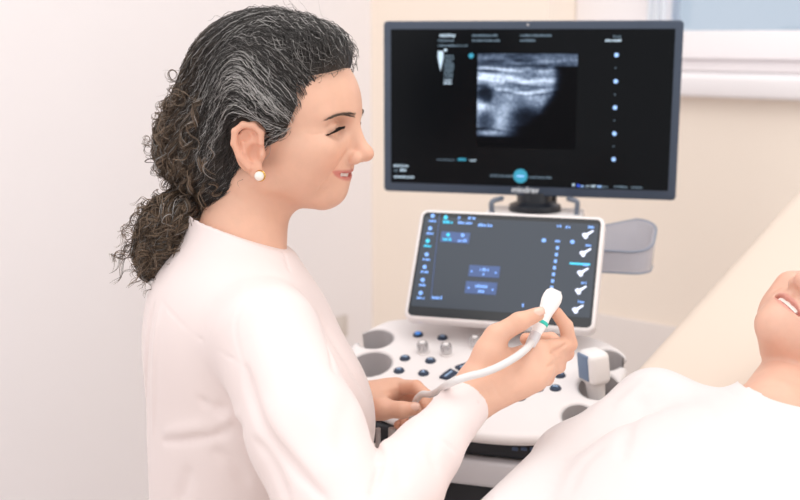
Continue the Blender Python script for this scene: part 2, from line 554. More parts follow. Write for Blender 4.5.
# holder liners
for c, hu, hv, side in cups:
    mb = MB(); n = 40; rows = [(.955, -.003), (.955, -.022), (.85, -.065)]
    ring = []
    for k in range(n + 1):
        w = math.radians((180 if side < 0 else 0) + 28) + math.radians(304) * k / n
        ring.append((math.cos(w), math.sin(w)))
    Vs = []
    for th in (0.0, .0025):
        for f, h in rows:
            for a, b in ring: Vs.append(PF.p(c[0] + a * (hu + th) * f, c[1] + b * (hv + th) * f, h))
    m_ = n + 1; Fs = []
    for L, fl in ((0, 0), (3, 1)):
        for i in range(2):
            for k in range(n):
                q = ((L + i) * m_ + k, (L + i) * m_ + k + 1, (L + i + 1) * m_ + k + 1, (L + i + 1) * m_ + k)
                Fs.append(q if fl else q[::-1])
    for k in range(n):
        Fs.append((k, k + 1, 3 * m_ + k + 1, 3 * m_ + k)); Fs.append((2 * m_ + k, 5 * m_ + k, 5 * m_ + k + 1, 2 * m_ + k + 1))
    mb.add(Vs, Fs)
    mb.build('probe_holder', m_grey, us)

# ---- buttons
def button(px, py, r=.0075, lit=False, icon=0):
    c = uv(px, py); mb = MB()
    mb.lathe(PF.p(c[0], c[1], -.001), Nn, [(r * 1.14, 0), (r * 1.14, .0012), (r * 1.02, .002), (r, .0022), (r * .96, .0036), (r * .7, .0043), (.0002, .0046)], 28, 0)
    if lit: mb.lathe(PF.p(c[0], c[1], .0042), Nn, [(r * .72, -.0012), (r * .6, .0002), (.0002, .0008)], 20, 2)
    elif icon == 0: mb.frame_box(PF.p(c[0], c[1], .0040), U * r * .5, Vv * r * .18, Nn * .0006, 1)
    elif icon == 1: mb.prism([PF.p(c[0] - r * .4, c[1] - r * .3, .003), PF.p(c[0] + r * .4, c[1] - r * .3, .003), PF.p(c[0], c[1] + r * .45, .003)], Nn * .0018, 1)
    else:
        for k in (-1, 0, 1): mb.frame_box(PF.p(c[0] + k * r * .3, c[1], .0040), U * r * .1, Vv * r * .3, Nn * .0006, 1)
    return mb.build('button', [m_navy, m_icon, m_blue], us)
for b in ((418, 335, 1, 0), (442.5, 338, 0, 2), (405, 358.5, 0, 0), (430.5, 361, 0, 0), (399, 371, 0, 2), (423.5, 373.5, 0, 1), (568, 350, 0, 0),
          (560, 375.5, 0, 0), (555.5, 388.5, 0, 0), (538, 389, 0, 2), (500, 345, 0, 0), (530, 349, 0, 2), (545, 352, 0, 0), (520, 398, 0, 2), (498, 399, 0, 0)):
    button(b[0], b[1], lit=b[2], icon=b[3])
mb = MB(); c = uv(556, 366)
mb.prism(rrect(PF.p(c[0], c[1], -.001), U, Vv, .009, .004, .003), Nn * .003)
mb.build('indicator_lamp', m_cyan, us)
# ---- rotary knobs on white collars
for (px, py) in ((423, 352), (446.5, 354), (475.5, 347)):
    c = uv(px, py); mb = MB()
    mb.lathe(PF.p(c[0], c[1], -.001), Nn, [(.0105, 0), (.0105, .003), (.0095, .004)], 32, 1)
    prof = [(.0082, .004), (.0082, .006), (.0078, .016), (.0072, .0178), (.005, .0182), (.0045, .0176), (.0002, .0176)]
    mb.lathe(PF.p(c[0], c[1], 0), Nn, prof, 36, 0)
    for k in range(18):
        w = 2 * math.pi * k / 18
        mb.frame_box(PF.p(c[0] + .0081 * math.cos(w), c[1] + .0081 * math.sin(w), .011), U * .0005, Vv * .0005, Nn * .0045, 0)
    mb.lathe(PF.p(c[0], c[1], .0176), Nn, [(.0042, 0), (.0042, .0007), (.0002, .0009)], 20, 1)
    mb.build('knob', [m_chrome, m_white], us)
# ---- ring of curved keys round the trackball
tc_ = uv(487, 389)
for k0, k1 in ((119, 141), (147, 168), (39, 61), (12, 33)):
    mb = MB(); ri, ro = .061, .077; pts = []
    ws = [math.radians(k0 + (k1 - k0) * t / 8) for t in range(9)]
    pts = [PF.p(tc_[0] + ro * math.cos(w), tc_[1] + ro * 1.0 * math.sin(w), -.001) for w in ws] + \
          [PF.p(tc_[0] + ri * math.cos(w), tc_[1] + ri * math.sin(w), -.001) for w in ws[::-1]]
    mb.prism(pts, Nn * .0042, 0)
    wm = math.radians((k0 + k1) / 2); rm = (ri + ro) / 2
    tdir = U * -math.sin(wm) + Vv * math.cos(wm); rdir = U * math.cos(wm) + Vv * math.sin(wm)
    mb.frame_box(PF.p(tc_[0] + rm * math.cos(wm), tc_[1] + rm * math.sin(wm), .0034), tdir * .009, rdir * .0016, Nn * .0004, 1)
    mb.build('curved_key', [m_navy, m_icon], us, bevel=.0012)
mb = MB(); mb.lathe(PF.p(tc_[0], tc_[1], 0), Nn, [(.027, -.001), (.027, .002), (.022, .003), (.020, .006), (.015, .011), (.008, .014), (.0002, .015)], 36)
mb.build('trackball', m_lgrey, us)

# ---- neck under touch screen and monitor
a2 = math.radians(16); t2 = math.radians(34)
TU = np.array([math.cos(a2), -math.sin(a2), 0])
TN = np.array([-math.sin(a2) * math.cos(t2), -math.cos(a2) * math.cos(t2), math.sin(t2)])
TW = np.cross(TN, TU)                                    # up along the touch screen
TO = P(506, 272, 1.72)
TF = Frame(TO, TU, TW, TN)
def tq(px, py):
    q = TF.inv(plane_hit(px, py, TO, TN)); return q[:2]
tc = np.array([tq(427, 209), tq(602, 219), tq(580, 330), tq(407, 318)])
tu0, tu1 = (tc[0][0] + tc[3][0]) / 2, (tc[1][0] + tc[2][0]) / 2
tw0, tw1 = (tc[2][1] + tc[3][1]) / 2, (tc[0][1] + tc[1][1]) / 2
tcu, tcw, thu, thw = (tu0 + tu1) / 2, (tw0 + tw1) / 2, (tu1 - tu0) / 2 * 1.05, (tw1 - tw0) / 2 * 1.02
tcu += .003; thu += .004
mb = MB()
mb.prism(rrect(TF.p(tcu, tcw, -.022), TU, TW, thu, thw, .013), TN * .023)
ts = mb.build('touch_screen', m_white, us, bevel=.004)

def bars(mbld, p, au, aw, an, width, h, mi, rng=random, frac=.72):
    """a run of small letter-like dabs (lettering too blurred in the photograph to read)"""
    x = 0
    while x < width - h * .3:
        wd = h * rng.uniform(.28, .62)
        hh = h * rng.choice((.7, .7, 1.0, .8))
        mbld.frame_box(p + au * (x + wd / 2) + aw * (hh / 2), au * wd * frac / 2, aw * hh / 2, an * .0003, mi)
        x += wd
        if rng.random() < .14: x += h * .3
    return mbld

m_tscr = mat('touch screen glass', srgb(50, 58, 68), .2, spec=.35, emit=srgb(48, 58, 72), emit_s=.3)
m_tedge = mat('touch screen black border', srgb(26, 30, 36), .2, spec=.4)
m_tbl = mat('touch text blue', srgb(120, 160, 225), .5, emit=srgb(110, 155, 225), emit_s=.85)
m_tcy = mat('touch text cyan', srgb(60, 180, 215), .5, emit=srgb(60, 180, 215), emit_s=.9)
m_twh = mat('touch probe pictures', srgb(215, 222, 240), .5, emit=srgb(205, 214, 238), emit_s=.9)
m_tbx = mat('touch soft key', srgb(58, 78, 118), .4, emit=srgb(55, 76, 122), emit_s=.7)
mb = MB()
mb.prism(rrect(TF.p(tcu, tcw, .0005), TU, TW, thu - .006, thw - .006, .008), TN * .0012, 1)
lit_lo = tq(495, 312)[1]
mb.prism(rrect(TF.p(tcu, (lit_lo + tw1 - .012) / 2, .0012), TU, TW, thu - .0095, (tw1 - .012 - lit_lo) / 2, .002, 2), TN * .0008, 0)
def tp(px, py): a, b = tq(px, py); return TF.p(a, b, .0022)
def trect(px0, py0, px1, py1, mi, lift=.0):
    a, b = tq(px0, py0), tq(px1, py1); c = TF.p((a[0] + b[0]) / 2, (a[1] + b[1]) / 2, .0022 + lift)
    mb.frame_box(c, TU * abs(b[0] - a[0]) / 2, TW * abs(a[1] - b[1]) / 2, TN * .0003, mi)
def ttext(px, py, wpx, hpx, mi):
    s = .00155; bars(mb, tp(px, py) + TN * .0006, TU, TW, TN, wpx * s, hpx * s * 1.1, mi)
random.seed(3)
# left column of icons with captions
for i, (x, y) in enumerate(((433, 219), (430.5, 231.5), (428, 244), (427, 257.5), (425, 270), (423, 283), (421, 296))):
    mi = 3 if i == 2 else 2
    mb.lathe(tp(x, y - 2.5), TN, [(.0034, 0), (.0034, .0006), (.0002, .0007)], 12, mi)
    ttext(x - 4, y + 3.5, 8, 2.4, mi)
for x, y, w_, h_, mi in ((443, 224, 10, 3, 3), (458, 224.5, 15, 3, 2), (478, 227, 15, 3, 2), (468, 220, 8, 3.5, 2), (458, 219.5, 2.5, 3, 2),
                         (443, 241, 9, 3, 3), (458, 242.5, 9, 3, 2), (432, 299.5, 11, 3.2, 2), (557, 228, 5, 2.8, 2), (565.5, 229, 5, 2.8, 2),
                         (555, 243, 6, 3, 2), (522, 307.5, 3, 4, 2)):
    ttext(x, y, w_, h_, mi)
mb.lathe(tp(446, 218), TN, [(.0034, 0), (.0034, .0006), (.0002, .0007)], 14, 3)
trect(442, 232, 455, 243, 5); trect(456.5, 233, 469, 244, 5)
mb.lathe(tp(448.5, 235.5), TN, [(.003, 0), (.003, .0012), (.0002, .0013)], 14, 3); mb.lathe(tp(463, 236), TN, [(.003, 0), (.003, .0012), (.0002, .0013)], 14, 2)
mb.frame_box((tp(440, 214) + tp(431, 300)) / 2, TU * .0005, (tp(440, 214) - tp(431, 300)) / 2, TN * .0003, 5)
trect(470, 265.5, 499, 278.5, 5); trect(466.5, 281.5, 496, 295.5, 5)
for (x, y, w_) in ((480, 271.5, 9), (482.5, 276, 3), (475, 288, 13), (478, 293, 6)): ttext(x, y, w_, 3.2, 2)
for (x, y) in ((472, 272), (496, 273.5), (469, 288.5), (493, 290.5)): mb.lathe(tp(x, y), TN, [(.0016, 0), (.0016, .0012), (.0002, .0013)], 8, 2)
for (x, y) in ((544, 241), (572.5, 242.5)): mb.lathe(tp(x, y), TN, [(.0034, 0), (.0034, .0006), (.0002, .0007)], 14, 2)
for i in range(7):
    x, y = 557.5 - i * .95, 248.5 + i * 6.6
    trect(x - 1.2, y - 1.7, x + 1.2, y + 1.7, 2)
trect(570, 263, 590, 266, 3)
# small pictures of probes down the right side
for (x, y) in ((588, 235.5), (585.5, 253.5), (583, 273), (581, 291), (578, 310)):
    a = TF.p(*tq(x - 4.5, y + 2), .0026); b = TF.p(*tq(x + 5.5, y - 4), .0026)
    d = nrm(b - a); n = np.cross(TN, d)
    mb.prism([a - n * .0045, a + d * .004 - n * .0055, a + d * .007 - n * .002, b - n * .0012, b + n * .0012, a + d * .007 + n * .002, a + d * .004 + n * .005, a + n * .004], TN * .0006, 4)
    ttext(x, y - 6.5, 6, 2.4, 2)
mb.build('screen', [m_tscr, m_tedge, m_tbl, m_tcy, m_twh, m_tbx], ts, smooth=False)

# neck / hinge block behind touch screen, column up to the monitor
mb = MB()
foot = TF.p(tcu, tw0, -.01)
mb.frame_box(foot + B0 * .10 + ZV * -.03, TU * .085, B0 * .05, ZV * .07)
mb.frame_box(TF.p(tcu, tcw, -.05), TU * .06, TW * .05, TN * .03)
mb.build('screen_mount', m_white, us, bevel=.012)

# ---- monitor
am = math.radians(13.6)
MU = np.array([math.cos(am), -math.sin(am), 0]); MN = np.array([-math.sin(am), -math.cos(am), 0]); MW = ZV
MTL = P(385, 22, 1.95)
MF = Frame(MTL, MU, MW, MN)
def mq(px, py):
    q = MF.inv(plane_hit(px, py, MTL, MN)); return q[:2]
mc = np.array([mq(385, 22), mq(684, 21), mq(672, 200), mq(385, 190)])
mu0, mu1 = 0.0, (mc[1][0] + mc[2][0]) / 2
mw1, mw0 = (mc[0][1] + mc[1][1]) / 2, (mc[2][1] + mc[3][1]) / 2
mcu, mcw, mhu, mhw = (mu0 + mu1) / 2, (mw0 + mw1) / 2, (mu1 - mu0) / 2 * 1.012, (mw1 - mw0) / 2 * 1.01
mon = MB()
mon.prism(rrect(MF.p(mcu, mcw, -.022), MU, MW, mhu, mhw, .007), MN * .022)
mon.prism(rrect(MF.p(mcu, mcw, -.05), MU, MW, mhu * .7, mhw * .7, .02), MN * .03)
mo = mon.build('monitor', m_dark, us, bevel=.003)
si = [mq(391, 29.5), mq(676.5, 28.5), mq(667, 190.5), mq(391, 182.5)]
su0, su1 = (si[0][0] + si[3][0]) / 2, (si[1][0] + si[2][0]) / 2
sw1, sw0 = (si[0][1] + si[1][1]) / 2, (si[2][1] + si[3][1]) / 2
m_mscr = mat('monitor screen', srgb(10, 13, 17), .22, spec=.12)
m_mtx = mat('monitor text pale', srgb(170, 190, 205), .5, emit=srgb(165, 188, 205), emit_s=.75)
m_mdm = mat('monitor text dim', srgb(90, 110, 125), .5, emit=srgb(95, 118, 135), emit_s=.42)
m_mcy = mat('monitor cyan', srgb(40, 130, 155), .5, emit=srgb(50, 150, 180), emit_s=.55)
m_mbl = mat('monitor marker blue', srgb(150, 185, 235), .5, emit=srgb(140, 180, 235), emit_s=.85)
mb = MB()
mb.frame_box(MF.p((su0 + su1) / 2, (sw0 + sw1) / 2, .0), MU * (su1 - su0) / 2, MW * (sw1 - sw0) / 2, MN * .0008, 0)
def mp(px, py, h=.0012): a, b = mq(px, py); return MF.p(a, b, h)
def mrect(px0, py0, px1, py1, mi):
    a, b = mq(px0, py0), mq(px1, py1)
    mb.frame_box(MF.p((a[0] + b[0]) / 2, (a[1] + b[1]) / 2, .001), MU * abs(b[0] - a[0]) / 2, MW * abs(a[1] - b[1]) / 2, MN * .0004, mi)
SM = .00172
def mtext(px, py, w_, h_, mi): bars(mb, mp(px, py), MU, MW, MN, w_ * SM, h_ * SM, mi)
for (x, y, w_, h_, mi) in ((438, 41.5, 17, 2.0, 2), (438, 46.5, 30, 2.0, 2), (472, 36.5, 26, 2.4, 2), (472, 41.5, 28, 2.2, 2), (520, 36.5, 32, 2.4, 2), (520, 41.5, 16, 2.4, 2),
                           (613, 37.5, 8, 2, 2), (605, 41.5, 16, 2.4, 1), (393.5, 166.5, 16, 2.4, 1), (400, 171, 7, 3, 1), (394, 177.5, 21, 2.4, 1), (394, 171.5, 4, 3, 2),
                           (437, 160, 20, 1.2, 2), (470, 161, 6, 1.8, 1), (490, 176.5, 24, 2.4, 2), (529, 178, 23, 2.4, 2), (614, 187.5, 13, 2.0, 2), (631, 188, 12, 2.0, 2),
                           (581, 187, 3, 2.6, 4), (586, 187, 3, 2.4, 1), (591, 187.2, 4, 2.8, 1), (597, 187.4, 4, 2.4, 4), (602, 187.6, 6, 2.4, 2), (572, 186, 3.5, 3.4, 1), (577, 186.6, 4, 3, 5)):
    mtext(x, y, w_, h_, mi)
random.seed(5)
for i in range(11): mtext(444, 56.5 + i * 2.75, random.uniform(8, 11.5), 1.9, 2 if i < 9 else 1)
# grey-scale wedge, cyan key, focus marker, depth marks
a, b = mq(438, 51), mq(443.3, 71)
mb.prism([MF.p(a[0], a[1], .0008), MF.p(b[0], a[1], .0008), MF.p(b[0], a[1] - .012, .0008), MF.p((a[0] + b[0]) / 2, b[1], .0008), MF.p(a[0], a[1] - .012, .0008)][::-1], MN * .0005, 1)
mb.lathe(mp(445.7, 50), MN, [(.0026, -.001), (.0026, .0005), (.0002, .0006)], 12, 1)
mb.lathe(mp(471.3, 55.7), MN, [(.0044, -.001), (.0044, .0005), (.0002, .0006)], 16, 3)
mb.lathe(mp(520.5, 176), MN, [(.0125, -.001), (.0122, .0006), (.0002, .0007)], 28, 3)
mb.frame_box(mp(520.5, 176, .0022), MU * .006, MW * .0012, MN * .0004, 4)
mrect(458, 158.2, 466, 160.6, 3)
for y in (55, 81.3, 107.5, 133.6, 159.3):
    mb.lathe(mp(616.5 - (y - 55) * .027, y), MN, [(.0036, -.001), (.0034, .0005), (.0002, .0006)], 12, 4)
for y in (68, 94.5, 120.5, 146.5): mb.lathe(mp(616 - (y - 55) * .027, y), MN, [(.0012, -.001), (.0012, .0005), (.0002, .0006)], 8, 2)
m_mnv = mat('monitor taskbar blue', srgb(50, 90, 220), .5, emit=srgb(50, 90, 220), emit_s=.9)
scr = mb.build('screen', [m_mscr, m_mtx, m_mdm, m_mcy, m_mbl, m_mnv], mo, smooth=False)

# the grey-scale scan picture on the monitor: layered tissue, a dark shadow, a bright edge
gx, gy = 150, 130
p0, p1, p2 = mq(478, 53.5), mq(578, 53.5), mq(478, 147)
xs = np.linspace(0, 1, gx); ys = np.linspace(0, 1, gy)
X, Y = np.meshgrid(xs, ys)
def vnoise(fx, fy, seed):
    r = np.random.default_rng(seed); g = r.random((fy + 3, fx + 3)); x = X * fx; y = Y * fy
    i, j = x.astype(int), y.astype(int); u, v = x - i, y - j; u = u * u * (3 - 2 * u); v = v * v * (3 - 2 * v)
    return g[j, i] * (1 - u) * (1 - v) + g[j, i + 1] * u * (1 - v) + g[j + 1, i] * (1 - u) * v + g[j + 1, i + 1] * u * v
wob = Y + .02 * np.sin(X * 7 + 1) + .03 * (vnoise(5, 4, 1) - .5)
streak = vnoise(6, 38, 2) * .6 + vnoise(12, 64, 3) * .4
speck = vnoise(60, 55, 4)
lay = np.exp(-((wob - .17) / .012) ** 2) * .55 + np.exp(-((wob - .08) / .02) ** 2) * .35 + np.exp(-((wob - .27) / .045) ** 2) * .75 \
    + np.exp(-((wob - .385) / .02) ** 2) * .55 * (X > .18)
top = (wob < .42) * (.05 + .62 * streak) + lay * (.45 + .75 * streak)
body = ((wob >= .42) & (wob < .82)) * (.50 + .28 * vnoise(9, 10, 5) - .1)
I = top + body
edge = .78 - .14 * np.clip((Y - .3) / .3, 0, 1) - .25 * np.clip((Y - .62) / .2, 0, 1) + .05 * (vnoise(4, 14, 6) - .5)
I *= 1 / (1 + np.exp((X - edge) / .018)) * (Y > .13) + 1.0 * (Y <= .13)
I *= np.where((Y < .13), .55 + .2 * (Y < .05), 1)
def blob(cx, cy, rx, ry, s=.25): return 1 / (1 + np.exp((np.hypot((X - cx) / rx, (Y - cy) / ry) - 1) / s))
I *= 1 - .88 * blob(.08, .44, .085, .10, .12)
I *= 1 - .75 * blob(.10, .72, .09, .10, .2)
I *= 1 - .92 * blob(.50, .73, .19, .19, .14)
I += .55 * blob(.03, .55, .06, .05, .3) + .65 * blob(.12, .845, .14, .025, .35) + .25 * blob(.27, .76, .12, .12, .3)
I *= np.where(Y > .88, .12, 1) * np.where(Y > .76, np.exp(-(X / .42) ** 4), 1)
I = np.clip(I * (.72 + .55 * speck), 0, 1) + .02
colr = np.stack([I ** 2.0 * .40, I ** 1.85 * .48, I ** 1.65 * .60], -1)
du = (p1[0] - p0[0]); dw = (p2[1] - p0[1])
Vg = np.array([MF.p(p0[0] + du * x, p0[1] + dw * y, .0014) for y in ys for x in xs])
idx = np.arange(gx * gy).reshape(gy, gx)
Fg = np.stack([idx[:-1, :-1], idx[1:, :-1], idx[1:, 1:], idx[:-1, 1:]], -1).reshape(-1, 4)
m_scan = mat('scan picture', (0, 0, 0, 1), .5, spec=.1, attr='tone', emit='attr', emit_s=1.0)
link('scan_picture', mesh_np('scan_picture', Vg, Fg, colr.reshape(-1, 3)), m_scan, mo)

def lettering(txt, size, O, X, Yv, name, material, parent, depth=.0006, bold=.0):
    cu = bpy.data.curves.new('t', 'FONT'); cu.body = txt; cu.size = size; cu.extrude = depth; cu.offset = bold; cu.align_x = 'CENTER'
    to = bpy.data.objects.new('t', cu); COL.objects.link(to); bpy.context.view_layer.update()
    me = bpy.data.meshes.new_from_object(to.evaluated_get(bpy.context.evaluated_depsgraph_get()))
    bpy.data.objects.remove(to)
    n = len(me.vertices); v = np.empty(n * 3, np.float32); me.vertices.foreach_get('co', v); v = v.reshape(-1, 3)
    Zv = np.cross(X, Yv)
    w_ = np.asarray(O) + v[:, :1] * X + v[:, 1:2] * Yv + v[:, 2:3] * Zv
    me.vertices.foreach_set('co', w_.astype(np.float32).ravel()); me.update()
    return link(name, me, material, parent, smooth=False)
m_logo = mat('logo pale grey', srgb(225, 230, 235), .4)
lettering('mindray', .0145, mp(525, 192.5, .0004), MU, MW, 'brand_lettering', m_logo, mo, bold=.0003)
lettering('mindray', .0085, mp(447.5, 36.8, .0012), MU, MW, 'screen_lettering', m_mtx, mo, .0003, .0002)
mb = MB(); mb.lathe(mp(528, 24.8, .0), MN, [(.002, -.001), (.002, .0006), (.0002, .0007)], 10)
mb.build('camera_dot', m_grey, mo)

# monitor neck: white swivel head with dark disc, column, cable hooks
mb = MB()
nk = P(535, 206, 1.97)
mb.prism(rrect(nk - ZV * .022, MU, -MN, .085, .05, .02), ZV * .014)
mb.tube([nk - ZV * .02 - MN * .02, nk - ZV * .16 - MN * .01, foot + B0 * .13 - ZV * .04], .032, 20)
mb.build('monitor_arm', m_white, us, bevel=.004)
mb = MB(); mb.lathe(nk - ZV * .009, ZV, [(.045, 0), (.047, .004), (.045, .012), (.03, .018), (.028, .035)], 36); mb.build('swivel_disc', m_black, us)
mb = MB(); mb.frame_box(nk + ZV * .03 - MN * .028, MU * .035, ZV * .06, MN * .012); mb.build('monitor_bracket', m_black, us, bevel=.004)
for sx, px in ((-1, 496), (1, 573)):
    mb = MB(); h0 = P(px - sx * 4, 200, 1.93); h1 = P(px + sx * 4, 202, 1.92)
    mb.tube(spline([h0 + MN * -.02, h0 + ZV * .002, h1, h1 - ZV * .016, h1 - ZV * .03], 5), .0045, 10)
    mb.build('cable_hook', mat('hook grey blue', srgb(110, 118, 132), .3), us)
# side tray: clear grey plastic bin with a high back wall
m_tray = mat('tray grey blue plastic', srgb(204, 203, 212), .25, alpha=.66, coat=.3)
tO = P(612, 266, 1.86)
TR = Frame(tO, U, B0, ZV)
hu_, hv_ = .065, .052
fl = rrect(np.array([0, 0, 0.]), np.array([1., 0, 0]), np.array([0, 1., 0]), hu_, hv_, .034, 8)
mb = MB(); n = len(fl); th = .0045
Vs = []; Hs = []
for p in fl:
    back = np.clip((p[1] + hv_) / (2 * hv_), 0, 1)
    notch = 1 if p[0] > -.01 else .55
    Hs.append(.036 + .036 * back * notch)
for lay_, (sh, hmul) in enumerate(((1.0, 0), (1.06, 1), (1.06 - th / .06, 1), (1.0 - th / .06, 0))):
    for p, h in zip(fl, Hs):
        z = (h if hmul else (0 if lay_ == 0 else th))
        Vs.append(TR.p(p[0] * sh, p[1] * sh, z))
Fs = []
for L in range(3):
    for k in range(n):
        k2 = (k + 1) % n
        Fs.append((L * n + k, L * n + k2, (L + 1) * n + k2, (L + 1) * n + k))
Fs.append(tuple(range(n))[::-1]); Fs.append(tuple(range(3 * n, 4 * n)))
mb.add(Vs, Fs)
tray = mb.build('side_tray', m_tray, us)
mb = MB(); rim = [TR.p(p[0] * 1.055, p[1] * 1.055, h) for p, h in zip(fl, Hs)]
mb.tube(rim + [rim[0]], .0019, 8)
mb.tube([TR.p(p[0], p[1], 0) for p in fl] + [TR.p(fl[0][0], fl[0][1], 0)], .0018, 8)
mb.build('rim', mat('tray rim slate', srgb(140, 148, 164), .3), tray)
mb = MB(); mb.frame_box(TR.p(-.10, .0, -.006), U * .07, B0 * .03, ZV * .007); mb.build('tray_bracket', m_grey, us, bevel=.003)

# ---- body below the panel
fr = PF.inv(P(505, 445, 1.36))
vf = uv(505, 441)[1]
def pf(u, v, z): 
    q = O0 + U * u + B0 * v; return np.array([q[0], q[1], z])
zp = pp(505, 441)[2] - TH
uc = (uv(350, 360)[0] + uv(629, 360)[0]) / 2
def block(name, hu2, v0, v1, z0, z1, m, bev=.008, parent=us, du=0):
    mb = MB(); mb.frame_box(pf(uc + du, (v0 + v1) / 2, (z0 + z1) / 2), U * hu2, B0 * (v1 - v0) / 2, ZV * (z1 - z0) / 2)
    return mb.build(name, m, parent, bevel=bev)
vF = vf + .035
zA = plane_hit(505, 461, pf(uc, vF, 0), -B0)[2]
zB = plane_hit(505, 490, pf(uc, vF - .01, 0), -B0)[2]
block('console_body', .135, vF, vF + .38, zA + .002, zp + .012, m_black)
block('drawer', .13, vF - .012, vF + .30, zB, zA, m_lgrey, .006)
block('lower_body', .13, vF + .004, vF + .42, zB - .08, zB - .001, m_black)
block('column', .09, vF + .20, vF + .38, .14, zB - .079, m_white, .02)
block('base', .17, vF + .18, vF + .56, .085, .15, m_white, .03)
for su in (-1, 1):
    for v_ in (vF + .22, vF + .52):
        mb = MB(); mb.lathe(pf(uc + su * .13, v_, .05) - U * .02, U, [(.02, 0), (.048, .002), (.05, .008), (.05, .032), (.048, .038), (.02, .04)], 28)
        mb.frame_box(pf(uc + su * .13, v_, .078), U * .012, B0 * .02, ZV * .012)
        mb.build('caster', m_void, us)
# small vent slots / markings on the black apron, right end
mb = MB()
for k in range(4):
    q = plane_hit(515 + k * 9, 449, pf(uc, vF, 0) - B0 * .001, -B0); mb.frame_box(q, U * .004, B0 * .001, ZV * .0022)
mb.build('port', mat('port slate', srgb(70, 88, 120), .4), us)
# front handle rods at the left under the panel
for px in (378, 392, 399):
    mb = MB(); q = P(px, 437, 1.45); mb.tube([q - ZV * .12, q + ZV * .012], .0035 if px != 392 else .005, 10); mb.build('cable', m_grey, us)

# ================================================================== PEOPLE: shared modelling of head and hand
m_skin = mat('skin', (1, 1, 1, 1), .43, spec=.35, attr='tone', noise=(55, .05), bump=(420, .10, .0008), sss=.10)

